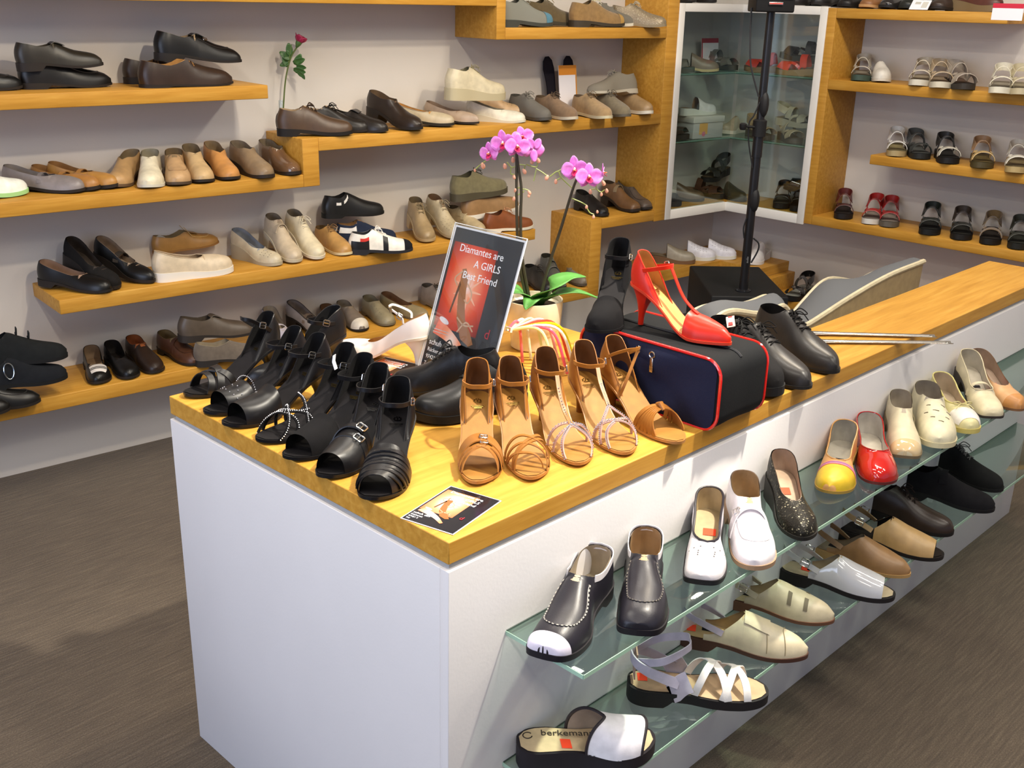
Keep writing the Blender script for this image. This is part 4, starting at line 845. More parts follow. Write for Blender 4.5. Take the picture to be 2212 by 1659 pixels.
# ------------------------------------------------------------------ rose in a bud vase
def rose():
    b = Vector((1.313, 2.36, 1.105)); r = empty('rose_in_vase', b); tag(r, 'single dark pink rose in a slim glass bud vase on the stepped shelf', 'flower')
    lathe('bud_vase', [(0, 0), (.016, 0), (.018, .004), (.012, .012), (.009, .06), (.010, .11), (.009, .11), (.008, .06), (.010, .014), (0, .010)], glass_mat('clear_vase_glass', (.95, .97, .97, 1), 1.35), r, 20)
    ex = np.array(rt); at = lambda u, v: Vector(ex*(u-603)*.00138+np.array((0, 0, (282-v)*.00150)))
    tube('stem', spline([at(604, 276), at(608, 230), at(618, 160), at(634, 110), at(652, 84)], 24), .0028, M('l:#5b6b34'), r, 6); tube('stem', spline([at(618, 160), at(630, 110), at(638, 78)], 12), .0018, M('l:#6f7d45'), r, 5)
    def lf(u, v, a, s=1):
        vs, f = petal(.045*s, .026*s, .1); o = mesh('leaf', vs, f, M('l:#3f6330'), r, True, None); o.location = at(u, v); o.matrix_local = Matrix.Translation(at(u, v)) @ Matrix((rt, Vector((0, 0, 1)), Vector((-fw.x, -fw.y, 0)))).transposed().to_4x4() @ Matrix.Rotation(R(a), 4, 'Z') @ Matrix.Rotation(R(20), 4, 'X'); s_ = o.modifiers.new('thickness', 'SOLIDIFY'); s_.thickness = .0008
    for q in ((634, 112, 150), (640, 120, 20), (625, 130, 110), (640, 135, -10), (645, 125, 60), (632, 105, 95), (650, 140, -35, .7), (660, 142, -60, .6), (648, 128, -5, .8), (630, 120, 200, .8), (622, 118, 80, .9)): lf(*q)
    fl = empty('bloom', at(660, 68)); fl.parent = r; fl.rotation_euler = (R(14), R(24), 0)
    for ring, (n, L, w, tilt) in enumerate(((5, .034, .034, 38), (5, .030, .030, 55), (4, .026, .024, 70), (3, .020, .018, 82))):
        for k_ in range(n):
            vs, f = petal(L, w, .25); o = mesh('petal', vs, f, M('f:#8c1a3c' if ring % 2 else 'f:#a3284c'), fl, True, None); o.matrix_local = Matrix.Rotation(6.283*k_/n+ring*.5, 4, 'Z') @ Matrix.Translation((.003, 0, -.012)) @ Matrix.Rotation(-R(tilt), 4, 'Y'); s_ = o.modifiers.new('thickness', 'SOLIDIFY'); s_.thickness = .0008
    lathe('calyx', [(0, -.03), (.004, -.028), (.010, -.016), (.012, -.006), (0, -.006)], M('l:#4d6a35'), fl, 10)
rose()

# ------------------------------------------------------------------ insoles, cards, box
def insole_pts(): return [(x, y) for x, y in [(-.022, 0), (-.028, .03), (-.026, .07), (-.022, .11), (-.024, .15), (-.030, .19), (-.024, .225), (-.008, .243), (.010, .243), (.026, .225), (.032, .19), (.030, .15), (.026, .11), (.026, .07), (.026, .03), (.02, 0), (0, -.008)]]
def insole(label, s, z, lean, roll, flip=1):
    o = LW(s, .055, z); u = LW(s+1, .055, z)-o; v = Vector((0, 0, 1))*math.cos(R(lean))+(LW(s, 0, z)-LW(s, 1, z))*math.sin(R(lean)); u.normalize()
    q = frame_obj('insole', o, u*math.cos(R(roll))+v*math.sin(R(roll)), v*math.cos(R(roll))-u*math.sin(R(roll))); tag(q, label, 'insole', 'black insoles against the wall')
    prism('insole_pad', [(x*flip, y) for x, y in insole_pts()][::-flip], .005, M('t:#1b1820'), q); prism('heel_cushion', [(x*.7, y*.7+.008) for x, y in blob(0, .03, .026, .030)], .0012, M('t:#2c2833'), q, .005)
insole('black insole leaning on the wall, left of the orange-topped card', 2.645, 1.107, 10, 4); insole('black insole leaning on the wall, behind the orange-topped card', 2.745, 1.107, 10, -2, -1)
def wallcard(name, label, cat, base, u, v, w, h, panels, group=None):
    q = frame_obj(name, base, u, v); tag(q, label, cat, group); prism('card', [(0, 0), (w, 0), (w, h), (0, h)], .0025, M('w:#e9e6ea'), q)
    for i, (a, b, c, d, mt) in enumerate(panels): poly('printed_panel', [(a*w, b*h), (c*w, b*h), (c*w, d*h), (a*w, d*h)], M(mt), q, .0029+.0003*i)
    return q
e_l = LW(1, 0, 0)-LW(0, 0, 0); e_r = RW(0, 0, 0)-RW(1, 0, 0); n_l = LW(0, 1, 0)-LW(0, 0, 0); n_r = RW(0, 1, 0)-RW(0, 0, 0)
wallcard('insole_card', 'white hanging card with orange header between the black insoles', 'card', LW(2.655, .085, 1.107), e_l, Vector((0, 0, 1))-n_l*.12, .105, .205, [(0, .8, 1, 1, 'w:#d88a28'), (.93, 0, 1, .8, 'w:#c98a3a')])
wallcard('price_card', 'tilted white price card lying at the front of the highest right shelf', 'price card', RW(1.085, .262, 1.5745), e_r*.9+n_r*.1, n_r*-.55+Vector((0, 0, .8)), .085, .045, [(.2, .55, .5, .8, 'w:#b8b4a8'), (.6, .2, .9, .8, 'w:#c8c4b8')])
wallcard('price_card', 'white price card with a red stripe at the right end of the highest shelf', 'price card', RW(.735, .268, 1.545), e_r, Vector((0, 0, 1)), .12, .062, [(0, .72, 1, 1, 'w:#c41f3a')])
wallcard('sale_sign', 'small white sign with red header standing inside the corner cabinet', 'sign', LW(3.60, .06, 1.273), e_l, Vector((0, 0, 1))-n_l*.1, .125, .145, [(0, .85, 1, 1, 'w:#a82a34'), (0, 0, .06, .85, 'w:#a82a34')])
def shoebox():
    q = empty('shoe_box', LW(3.50, .15, .966), (0, 0, WL+R(-4))); tag(q, 'grey-white shoe box with a yellow label on the middle cabinet shelf', 'box')
    bbox('box', (-.10, -.075, 0), (.10, .075, .086), M('w:#a9a8a2'), q, .002); bbox('lid', (-.104, -.079, .074), (.104, .079, .103), M('w:#b9b8b0'), q, .002)
    poly_ = mesh('yellow_label', [(-.06, -.0757, .02), (-.005, -.0757, .02), (-.005, -.0757, .072), (-.06, -.0757, .072)], [(0, 1, 2, 3)], M('w:#c99a50'), q, False)
    mesh('pink_emblem', [(.0+.012*math.cos(a)-.03, -.0762, .022+.012*math.sin(a)) for a in np.linspace(0, 6.283, 12, endpoint=False)], [tuple(range(12))], M('w:#c07080'), q, False)
shoebox()
# ------------------------------------------------------------------ shoes on the left wall
GL = 'shoes on the left wall shelves'; GR = 'shoes on the right wall shelves'; GC = 'shoes in the corner cabinet'; GT = 'dance shoes on the counter top'; GU = 'shoes on the upper glass shelf'; GD_ = 'shoes on the lower glass shelf'
def sh(key, kind, nm, label, up_, **o): o.setdefault('group', GL); return shoe(key, kind, nm, dict(trek='sandal').get(kind, 'shoe') if 'cat' not in o else o.pop('cat'), label, up_, **o)
BK = 'l:#131211'; BK2 = 'l:#1b1816'; DB = 'l:#33251c'
# short upper shelf
sh('l1_edge', 'loafer', 'loafer', 'black loafer cut off by the left picture edge on the short upper shelf', BK, seam='l:#2e2a28', foot='x:#3a332c')
sh('l1_black', 'loafer', 'loafer', 'smooth shiny black moccasin, lower of the two stacked at the far left', BK, toe='almond', seam='l:#34302d', foot='x:#3a332c', ts=.006)
sh('l1_black_up', 'loafer', 'loafer', 'dark olive-black loafer with raised tongue stacked on the shiny black moccasin', 'l:#2a261f', foot='x:#4a4234', toe='square', tongue=True, pitch=-2, hl=.016)
sh('l1_brown', 'loafer', 'loafer', 'dark brown slip-on with tan lining in front on the short upper shelf', DB, foot='x:#a9793e', lin_='x:#a9793e', toe='almond', ut=.56, ts=.005, hl=.004, place_=(1.03, 2.225, 1.291, -5.8, .31, 0))
sh('l1_brown_back', 'loafer', 'loafer', 'dark brown loafer half hidden behind the tan-lined slip-on', 'l:#2f241c', foot='x:#8a6236', place_=(1.00, 2.385, 1.291, -5.8, .255, 0))
sh('l1_black_top', 'loafer', 'loafer', 'black buckled loafer stacked above the dark brown slip-on', BK, toe='square', tongue=True, seam='l:#322c28', hl=.016, pitch=3, buckle=[(.55, 120, .014, .012)], dz=.0)
# stepped shelf, lower part
sh('l2_white', 'lace', 'sneaker', 'white trainer toe with a bright green edge at the left picture edge', 'l:#e9ece2', sole='r:#9fd08a', foot='x:#c8c4b8', ts=.014)
sh('l2_grey', 'pump', 'mary_jane', 'grey bar shoe with a strap, front shoe at the left of the stepped shelf', 'l:#827a77', foot='x:#8f8680', straps=[([(.5, 20), (.49, 60), (.49, 120), (.5, 160)], .013, 'l:#77706e')], ts=.01, toe='round')
sh('l2_tan_a', 'pump', 'mary_jane', 'tan bar shoe behind the grey one, left of its pair', 'l:#a8763c', foot='x:#9a7040', straps=[([(.5, 20), (.49, 60), (.49, 120), (.5, 160)], .014, 'l:#a8763c')], ts=.012)
sh('l2_tan_b', 'pump', 'mary_jane', 'tan bar shoe behind the grey one, its rounded toe showing to the right', 'l:#b0803f', foot='x:#9a7040', straps=[([(.5, 20), (.49, 60), (.49, 120), (.5, 160)], .014, 'l:#a8763c')], ts=.012)
for kk, c, ft, so, lab, ex in (('l2_row0', 'l:#ad8a5c', 'x:#8f7b5c', 'r:#5a4630', 'tan slip-on turned toward the left, first of the row of flats', dict(ut=.52, k=2)),
    ('l2_row1', 'l:#d8cfb4', 'x:#a9a088', 'r:#cfcab8', 'cream slip-on with a white sole, second of the row of flats', dict(ut=.5)),
    ('l2_row2', 'l:#b9966c', 'x:#8c7656', 'r:#4a3a2a', 'beige moccasin with apron seam, third of the row of flats', dict(seam='l:#9c7c55')),
    ('l2_row3', 'l:#c3a578', 'x:#8d7a5c', 'r:#2c241e', 'sand-coloured slip-on with black sole, fourth of the row of flats', dict(ut=.5)),
    ('l2_row4', 'l:#c38a4c', 'x:#97805e', 'r:#2c241e', 'orange-tan slip-on with black sole, fifth of the row of flats', dict(ut=.52)),
    ('l2_row5', 'l:#8a7458', 'x:#8c7c66', 'r:#2c241e', 'taupe slip-on wedge, second from the riser', dict(ut=.5, style='wedge')),
    ('l2_row6', 'p:#6b4f38', 'x:#8a7a62', 'r:#2a211b', 'metallic brown slip-on right beside the riser', dict(ut=.54, style='wedge'))):
    sh(kk, 'loafer', 'slip_on_shoe', lab, c, foot=ft, sole=so, ts=.01, **ex)
# stepped shelf, upper part
sh('b_brown', 'lace', 'lace_up_shoe', 'brown sporty lace-up next to the rose', 'l:#4a3624', laces='t:#3a2c20', sole='r:#1c1815', ts=.014, place_=(1.45, 2.12, 1.105, -32, .265, .09), hl=.012, pitch=0, caps=[(.0, .22, 2, 60, 'l:#2a211a')])
sh('b_dark1', 'lace', 'lace_up_shoe', 'black lace-up behind the brown sporty shoe', 'l:#221e1a', laces='t:#1a1714', place_=(1.55, 2.15, 1.105, -50, .25, .08), hl=.01, pitch=0)
sh('b_dark2', 'loafer', 'loafer', 'black low loafer between the brown lace-up and the tall clog', 'l:#241f1b', foot='x:#2e2822', tongue=True, place_=(1.60, 2.10, 1.105, -62, .25, .07), hl=.01, pitch=0)
sh('b_clog', 'loafer', 'loafer', 'dark brown high-backed slip-on tilted with its heel up', 'l:#2c221b', foot='x:#5c4a36', lin_='x:#6a543c', ts=.012, ut=.5)
sh('b_pink', 'pump', 'ballet_flat', 'pale pink pointed flat behind the black-soled beige one', 'l:#a8937e', foot='x:#9a8068', toe='point', hl=.008, pitch=3)
sh('b_blacktoe', 'pump', 'ballet_flat', 'beige ballerina with black sole rim and tan insole', 'l:#b3a487', foot='x:#b5803c', sole='r:#26241f', ts=.012, hl=.008, bind='l:#8a7a60', pitch=3, place_=(1.93, 2.10, 1.105, -50, .25, .08))
sh('b_chunky', 'lace', 'lace_up_shoe', 'cream chunky-soled lace-up stacked on top beside the pink orchids', 'l:#c9bea0', sole='r:#b3a888', foot='x:#8a8468', laces='t:#8f8668', ts=.026, hl=.02, style='wedge', pitch=2)
sh('b_gold', 'loafer', 'slip_on_shoe', 'beige slip-on with gold perforated vamp under the chunky lace-up', 'l:#bd9c74', foot='x:#a08a68', sole='r:#c2b794', ts=.016, hl=.02, pitch=0, pattern=perf(.55, .85, 5, 60, 120, 4), place_=(2.40, 2.17, 1.105, -45, .25, .09))
sh('b_white', 'pump', 'ballet_flat', 'white low wedge flat below the orchid blossoms', 'l:#d9d3bf', foot='x:#c8bfa6', sole='r:#d0c9b4', style='wedge', hl=.02, pitch=0, place_=(2.27, 2.04, 1.105, -58, .25, .07))
sh('b_grey', 'lace', 'sneaker', 'dark grey mesh lace-up sneaker behind the orchid blossoms', 't:#6a665e', laces='t:#7a766c', sole='r:#4a463f', foot='x:#5a564e', ts=.014)
sh('b_brownsn', 'lace', 'sneaker', 'brown suede sneaker below the insole card', 's:#83694e', laces='t:#5c4a38', sole='r:#c8bfa9', foot='x:#6a5640', ts=.013)
sh('b_tan', 'lace', 'sneaker', 'light tan suede sneaker right of the insole card', 's:#a3875f', laces='t:#6c5a42', sole='r:#c8bfa0', foot='x:#6a5640', ts=.013)
sh('b_khaki', 'lace', 'lace_up_shoe', 'khaki lace-up between the tan sneaker and the white-soled beige one', 's:#7a6f58', laces='t:#5a5244', sole='r:#5c564a', foot='x:#5c5444', ts=.013)
sh('b_grey_up', 'lace', 'sneaker', 'grey laced sneaker lying on top of the others beside the upright', 't:#7d7668', laces='t:#9a9384', sole='r:#b0a896', foot='x:#6a6456', ts=.012, roll=14, place_=(2.735, 2.10, 1.185, 170, .27, 0), hl=.008)
sh('b_beige', 'lace', 'sneaker', 'beige sneaker with thick white sole next to the upright', 'l:#9f8460', laces='t:#c8bfae', sole='r:#d8d2c2', foot='x:#8a7454', ts=.016)
# top ledge (cropped by the picture)
sh('t_blue', 'lace', 'sneaker', 'grey sneaker with a blue toe at the left of the top ledge', 't:#7c7c72', sole='r:#3c3f3a', laces='t:#9a9a8e', foot='x:#66645a', ts=.016, caps=[(.80, 1, 0, 180, 'l:#4f7d90')], place_=(2.444, 2.083, 1.474, -5.8, .27, 0))
sh('t_brown', 'lace', 'lace_up_shoe', 'dark olive lace-up with brown panels on the top ledge', 's:#5a4c30', sole='r:#3c392e', laces='t:#8a7a50', foot='x:#4c4432', ts=.016, place_=(2.665, 2.155, 1.474, -5.8, .27, 0))
sh('t_tan', 'lace', 'lace_up_shoe', 'tan lace-up with pale laces and gold toe on the top ledge', 's:#8a6c40', sole='r:#3a342a', laces='t:#d8cfae', foot='x:#7a6444', ts=.014, caps=[(.86, 1, 0, 180, 'l:#b08a48')], place_=(2.85, 2.035, 1.474, -12, .275, 0))
sh('t_velcro', 'lace', 'sneaker', 'grey strap shoe with white sole on the top ledge', 't:#6c675c', sole='r:#c9c5b4', foot='x:#5c584e', velcro=2, ts=.014, place_=(2.93, 2.02, 1.474, -42, .25, 0))
sh('t_beige', 'lace', 'sneaker', 'beige sparkling sneaker at the right end of the top ledge', 'g:#94846a', sole='r:#8a7c62', laces='t:#b8ad94', foot='x:#7a6e58', ts=.012, place_=(2.99, 1.90, 1.474, -62, .25, 0))
# long middle shelf
sh('m_ball', 'pump', 'ballet_flat', 'low black ballerina, front shoe at the free left end of the long shelf', BK, foot='x:#9a7c66', lin_='x:#9a7c66', hl=.014, pitch=2, toe='round')
sh('m_wedge', 'pump', 'pump', 'black suede wedge pump behind the low ballerina', 's:#1c1a19', foot='x:#3c342e', style='wedge', ts=.01)
sh('m_mary', 'pump', 'mary_jane', 'black bar pump with velvet strap beside the cream slip-on', BK, foot='x:#8f7a64', lin_='x:#8f7a64', toe='almond', straps=[([(.44, 15), (.43, 60), (.42, 120), (.43, 165)], .022, 's:#3a332c')], style='wedge')
sh('m_cream', 'pump', 'ballet_flat', 'cream slip-on with flat white rubber sole under the tan moccasin', 'l:#cfbda0', foot='x:#b39c80', sole='r:#e2ddd2', ts=.018, hl=.012, style='wedge', ztl=[(a, c*1.18) for a, c in ZT['pump']], bind='l:#c0ac8c')
sh('m_tan_up', 'loafer', 'moccasin', 'tan moccasin balanced on the cream slip-on', 'l:#9c7238', foot='x:#8a7450', sole='r:#8a6230', ts=.004, hl=.003, pitch=-3, ut=.58, dz=-.006, seam='l:#c0a06a', tongue=True)
sh('m_perf', 'pump', 'pump', 'off-white perforated slip-on with blue-grey lining', 'l:#c6b99c', foot='x:#8b8f96', lin_='x:#8b8f96', sole='r:#aaa088', style='wedge', pattern=perf(.70, .86, 3, 40, 140, 7), ts=.01)
sh('m_velcro', 'lace', 'slip_on_shoe', 'beige strap shoe, left neighbour of the cream lace-up', 'l:#bfae93', foot='x:#93826c', sole='r:#c0b59c', velcro=1, ts=.012)
sh('m_lace', 'lace', 'lace_up_shoe', 'cream leather lace-up with dark eyelets left of the tan one', 'l:#d3c6a6', foot='x:#8b7d68', sole='r:#d8cfba', laces='t:#d9cfb4', ts=.012)
sh('m_tanlace', 'lace', 'lace_up_shoe', 'low tan lace-up with light sole next to the black strap trainer', 'l:#b48a50', foot='x:#8a6c44', sole='r:#d2c49c', laces='t:#7a5a34', ts=.01)
sh('m_blackup', 'lace', 'sneaker', 'black strap trainer with two white patches stacked above the white sneaker', 'l:#1b1b1b', foot='x:#2a2826', sole='r:#161616', ts=.01, hl=.006, pitch=2, velcro=0, caps=[(.16, .24, 120, 136, 'w:#dedcd6'), (.29, .37, 120, 136, 'w:#dedcd6')], dz=.02)
sh('m_navy', 'lace', 'sneaker', 'navy and white sneaker mostly hidden behind the black and white one', 's:#232a3c', foot='x:#9a7040', sole='r:#2a2c30', ts=.012, caps=[(.0, .30, 108, 140, 'l:#d8d6d2')], hl=.012, place_=(1.725, 2.225, .661, -14, .25, .07), pitch=0)
sh('m_white', 'lace', 'sneaker', 'white sneaker with black panels and a red heel patch', 'l:#e4ded2', foot='x:#3a3a3c', sole='r:#26262a', laces='t:#efeae0', ts=.012, hl=.008, hi=True, caps=[(.03, .30, 0, 42, 'l:#191a1c'), (.03, .30, 138, 180, 'l:#191a1c'), (.16, .30, 42, 62, 'l:#c8322a'), (.16, .30, 118, 138, 'l:#c8322a'), (.52, .60, 0, 60, 'l:#191a1c'), (.52, .60, 120, 180, 'l:#191a1c'), (.86, 1, 0, 180, 's:#191a1c'), (.34, .44, 60, 78, 'l:#191a1c')])
sh('m_taupe', 'lace', 'lace_up_shoe', 'taupe lace-up turned to the viewer, left of the perforated one', 'l:#97815e', foot='x:#7a684c', sole='r:#a89470', laces='t:#7a6a4c', ts=.012)
sh('m_perf2', 'lace', 'lace_up_shoe', 'greige lace-up with punched holes behind the poster top', 'l:#b0a182', foot='x:#7a5c40', sole='r:#a39678', laces='t:#8a7d62', pattern=perf(.62, .88, 5, 35, 145, 6), ts=.012)
sh('m_velcro2', 'lace', 'slip_on_shoe', 'beige shoe with two touch-fastening straps above the poster', 'l:#ae9c79', foot='x:#7a6a50', sole='r:#9c8c6a', velcro=2, ts=.012)
sh('m_olive', 'lace', 'sneaker', 'olive lace-up with thick sole, topmost of the stack by the orchid stems', 's:#6f6748', foot='x:#5a543e', sole='r:#4a4330', laces='t:#4a4434', ts=.020, hl=.010, pitch=-3, style='wedge')
sh('m_oxford', 'lace', 'lace_up_shoe', 'tan punched lace-up with white sole, middle of the stack by the orchid stems', 'l:#93714a', foot='x:#7a5c3c', sole='r:#d8d2c4', ts=.012, hl=.006, pitch=-4, pattern=perf(.52, .62, 3, 30, 60, 3), laces='t:#6a5034')
sh('m_leather', 'lace', 'sneaker', 'reddish brown leather sneaker at the free right end of the long shelf', 'l:#7c4420', foot='x:#6a3c20', sole='r:#dcd4c0', laces='t:#b8845a', ts=.012, hl=.006)
# lowest shelf
sh('n_velcro', 'lace', 'slip_on_shoe', 'black shoe with two upright strap ends, topmost of the left stack', 's:#1b1d1e', foot='x:#222222', sole='r:#17181a', ts=.012, hl=.010, place_=(.375, 2.24, .468, -12, .27, 0), pitch=2, extra=lambda la, root, zf: [mesh('strap_end', *ribbon_geo(np.array([la.pt(u_, 70, .002, float(zf(u_))*la.k), la.pt(u_, 90, .006, float(zf(u_))*la.k), la.pt(u_, 95, .026, float(zf(u_))*la.k)]), np.array([(1, 0, .2)]*3), .013, .003), M('s:#232526'), root) for u_ in (.47, .60)])
def ringlogo(la, root, zf): mesh('silver_ring', *tube_geo(np.array([la.pt(.34+.055*math.cos(a), 152+18*math.sin(a), .006, .085) for a in np.linspace(0, 6.283, 16, endpoint=False)]), .0016, 5, 0, True), M('m:#b8c4cc'), root)
sh('n_ring', 'lace', 'slip_on_shoe', 'black shoe with a silver ring on its side, middle of the left stack', 's:#1a1c20', foot='x:#222222', sole='r:#151617', ts=.014, hl=.01, place_=(.36, 2.225, .404, -10, .26, 0), extra=ringlogo)
sh('n_b1', 'loafer', 'loafer', 'black moccasin under the ringed shoe, its toe toward the white-topped ballerina', BK, foot='x:#2a2624', seam='l:#33302e', place_=(.262, 2.21, .352, -16, .25, 0))
sh('n_b2', 'loafer', 'loafer', 'black moccasin toe nearest the left picture edge on the lowest shelf', BK, foot='x:#2a2624', seam='l:#33302e', place_=(.165, 2.20, .352, -18, .25, 0))
def whitebars(la, root, zf):
    for a, b in ((.66, .74), (.765, .785), (.81, .90)): mesh('white_panel', *patch(la, zf, a, b, 48, 128, .0012, .64, 2.2), M('l:#ded9d4'), root, sharp=None)
sh('n_bw', 'pump', 'ballet_flat', 'black ballerina with white striped vamp', BK, foot='x:#8a7258', toe='round', extra=whitebars)
sh('n_bk', 'pump', 'ballet_flat', 'plain black leather flat next to the white-striped ballerina', BK, foot='x:#231f1d', ut=.55)
sh('n_br', 'loafer', 'loafer', 'dark brown loafer with rust-coloured lining', 'l:#2c2019', foot='x:#8a4a20', lin_='x:#8a4a20')
sh('n_buckle', 'loafer', 'loafer', 'brown loafer with a silver square buckle', 'l:#4f301f', foot='x:#7a6440', lin_='x:#7a6440', straps=[([(.52, 12), (.50, 60), (.50, 120), (.52, 168)], .016, 'l:#47291a')], buckle=[(.505, 66, .018, .018)], seam='l:#3c2418')
sh('n_taupe_up', 'loafer', 'loafer', 'dark taupe loafer with raised tongue, upper of two right of the buckled loafer', 'l:#51463b', foot='x:#5c5042', tongue=True, toe='square', sole='r:#302a26', ts=.01, hl=.014, pitch=3, dz=.01)
sh('n_taupe', 'loafer', 'slip_on_shoe', 'taupe suede slip-on, lower of two right of the buckled loafer', 's:#63584c', foot='x:#9a8c74', sole='r:#2c2825', ts=.01, hl=.012, ut=.5, place_=(1.04, 2.135, .352, -14, .25, 0))
sh('n_lilac', 'pump', 'mary_jane', 'pale lilac-white bar shoe behind the black dance heels', 'l:#c0bac6', foot='x:#b0a28c', sole='r:#2a2622', straps=[([(.55, 15), (.54, 60), (.54, 120), (.55, 165)], .014, 'l:#cfcad2')], toe='square')
sh('n_mary', 'pump', 'mary_jane', 'grey-brown bar shoe with dark binding right of the lilac one', 'l:#8a817a', foot='x:#7c7068', bind='l:#2a2624', straps=[([(.46, 15), (.45, 60), (.45, 120), (.46, 165)], .014, 'l:#6a5a4c')])
sh('n_brownb', 'loafer', 'loafer', 'small brown shoe squeezed between the bar shoe and the white-toed one', 'l:#5a4430', foot='x:#6a4a2c', lin_='x:#6a4a2c')
sh('n_whitetoe', 'loafer', 'slip_on_shoe', 'taupe slip-on with shiny white toe cap above the white pump', 'l:#776a5c', foot='x:#8a7c68', caps=[(.82, 1, 0, 180, 'l:#cfc6b6')])
sh('n_lace', 'loafer', 'slip_on_shoe', 'greige slip-on with dark stitching above the white pump', 'l:#8f8468', foot='x:#8c8064', sole='r:#6c624c', pattern=perf(.55, .8, 5, 60, 120, 3))
sh('n_oliveb', 'pump', 'ballet_flat', 'olive-beige ballerina with shiny brown lining left of the poster', 'l:#8c7d5c', foot='x:#7a5638', lin_='x:#7a5638', sole='r:#6a5f48')
sh('n_sneak', 'lace', 'sneaker', 'grey-brown lace-up disappearing behind the poster', 'l:#94887a', foot='x:#6a5f52', sole='r:#8a8070', laces='t:#4a423a', ts=.014)
sh('n_dark', 'lace', 'lace_up_shoe', 'black laced shoe directly right of the poster edge', 'l:#24221f', foot='x:#262320', laces='t:#34302c', ts=.012)
sh('n_olive', 'lace', 'slip_on_shoe', 'dark olive strap shoe behind the slanting orchid stem', 's:#47443a', foot='x:#3c382e', velcro=2, ts=.014)
sh('n_velc', 'lace', 'slip_on_shoe', 'taupe strap shoe standing against the tall riser', 'l:#756a58', foot='x:#5c5242', velcro=2, ts=.012, sole='r:#4a4236')
sh('p_black', 'loafer', 'loafer', 'black loafer on the ledge right of the tall riser', BK2, foot='x:#2a2622', ts=.012)
sh('p_brown', 'lace', 'slip_on_shoe', 'brown strap shoe in the middle of the ledge left of the upright', 'l:#6a4c30', foot='x:#4a3826', velcro=1, sole='r:#2c241e', ts=.014, toe='square', bk='l:#8a7658')
P['p_grey'] = (3.045, 1.965, .661, -104, .242, .11)
sh('p_grey', 'loafer', 'loafer', 'grey-brown loafer on the ledge close to the upright', 'l:#5a4e44', foot='x:#4a4038', sole='r:#2a2623', ts=.012, toe='square', seam='l:#443a32')

# ------------------------------------------------------------------ sandals of the right wall
def trek(key, label, main, foot, sole='r:#2a2724', alt=None, toe='round', closed=False, back=True, ts=.022, name='sandal', group=GR, place_=None, wide=False, hi=False, bar=True, hl=.012, pitch=0, style='wedge', dz=0):
    x, y, z, yaw, L, hz = place_ or P[key]; alt = alt or main
    st = [([(.80, 4), (.76, 50), (.76, 130), (.80, 176)], .060 if wide else .046, main)]
    if bar: st.append(([(.40, 6), (.42, 50), (.42, 130), (.40, 174)], .034, alt))
    def ex(la, root, zf):
        if back: mesh('heel_strap', *around_heel(la, .36, .036, .032, .0035, 30, 1.0, .060), M(alt), root)
        mesh('side_strap', *upth(la, [(.46, 2), (.56, 28), (.66, 50)], .014, n=14), M(main), root); mesh('side_strap', *upth(la, [(.46, 178), (.56, 152), (.66, 130)], .014, n=14), M(main), root)
    return shoe(key, 'sandal', name, 'sandal', label, main, foot=foot, sole=sole, toe=toe, hl=hl, ts=ts, style=style, straps=st, extra=ex, group=group, place_=(x, y, z, yaw, L, 0), hi=hi, pitch=pitch, Wd=1.02, dz=dz)
WS = 'l:#cfc8b8'
trek('r2_0', 'silvery white sandal with dark green sole, first left on its shelf beside the cabinet', 'l:#b9b09e', 'x:#9a907e', 'r:#3a4c40')
shoe('r2_1', 'clog', 'mule', 'sandal', 'white closed-toe mule, second from the cabinet', 'l:#ddd8cc', foot='x:#a89c88', sole='r:#cfcabc', ts=.014, hl=.014, u0=.48, group=GR, place_=P['r2_1'][:5]+(0,))
trek('r2_2', 'cream strap sandal with white sole, third from the cabinet', 'l:#c6bba4', 'x:#a3967e', 'r:#d2ccba', wide=True)
trek('r2_3', 'beige cutout sandal with white sole, fourth from the cabinet', 'l:#b6a284', 'x:#94826a', 'r:#cfc6b0', wide=True)
trek('r2_4', 'greige sandal with a dark open toe, fifth from the cabinet', 'l:#a3988a', 'x:#5c4636', 'r:#35302b', wide=True)
trek('r2_5', 'white sandal with thick cream straps near the right picture edge', 'l:#d0c9b4', 'x:#8f8676', 'r:#d6d0bc', wide=True)
trek('r2_6', 'beige sandal cut by the right picture edge', 'l:#bfb494', 'x:#948a70', 'r:#b8ac8c', wide=True)
trek('r3_0', 'white two-strap sandal at the free end of the short shelf', 'l:#d8d6d0', 'x:#8f8258', 'r:#a8956a')
trek('r3_1', 'black and grey sport sandal, second on the short shelf', 't:#3c3e3c', 'x:#5a5c58', 'r:#232524', alt='t:#4a4c4a')
trek('r3_2', 'black and white sandal, middle of the five on the short shelf', 'l:#c9c4b4', 'x:#2c2a28', 'r:#1d1c1c', alt='l:#34322f')
trek('r3_3', 'tan and yellow-beige sandal, fourth on the short shelf', 'l:#c3a56c', 'x:#6a5a30', 'r:#4a4024', alt='l:#9c7a58')
trek('r3_4', 'white studded slide sandal at the right picture edge of the short shelf', 'l:#dcd8ca', 'x:#7a6a48', 'r:#b39c6a', alt='l:#c8c4b8', wide=True)
trek('r4_0', 'dark red and black sandal closest to the cabinet', 'l:#4a1f20', 'x:#2c2624', 'r:#1f1b1b', alt='l:#5c2420')
trek('r4_1', 'bright red sandal with white sole, left of the red pair', 'l:#a3231f', 'x:#8a7f74', 'r:#d6d0c6', wide=True)
trek('r4_2', 'red sandal with dark sole, right of the red pair', 'l:#99201e', 'x:#8a7f74', 'r:#5c564c')
trek('r4_3', 'black sandal with green tint, left of three black ones', 'l:#262b26', 'x:#272725', 'r:#191a1a', wide=True)
trek('r4_4', 'black and brown sandal, middle of three dark ones', 'l:#2f302c', 'x:#2b2a26', 'r:#1d1c1b', alt='l:#40362e', wide=True)
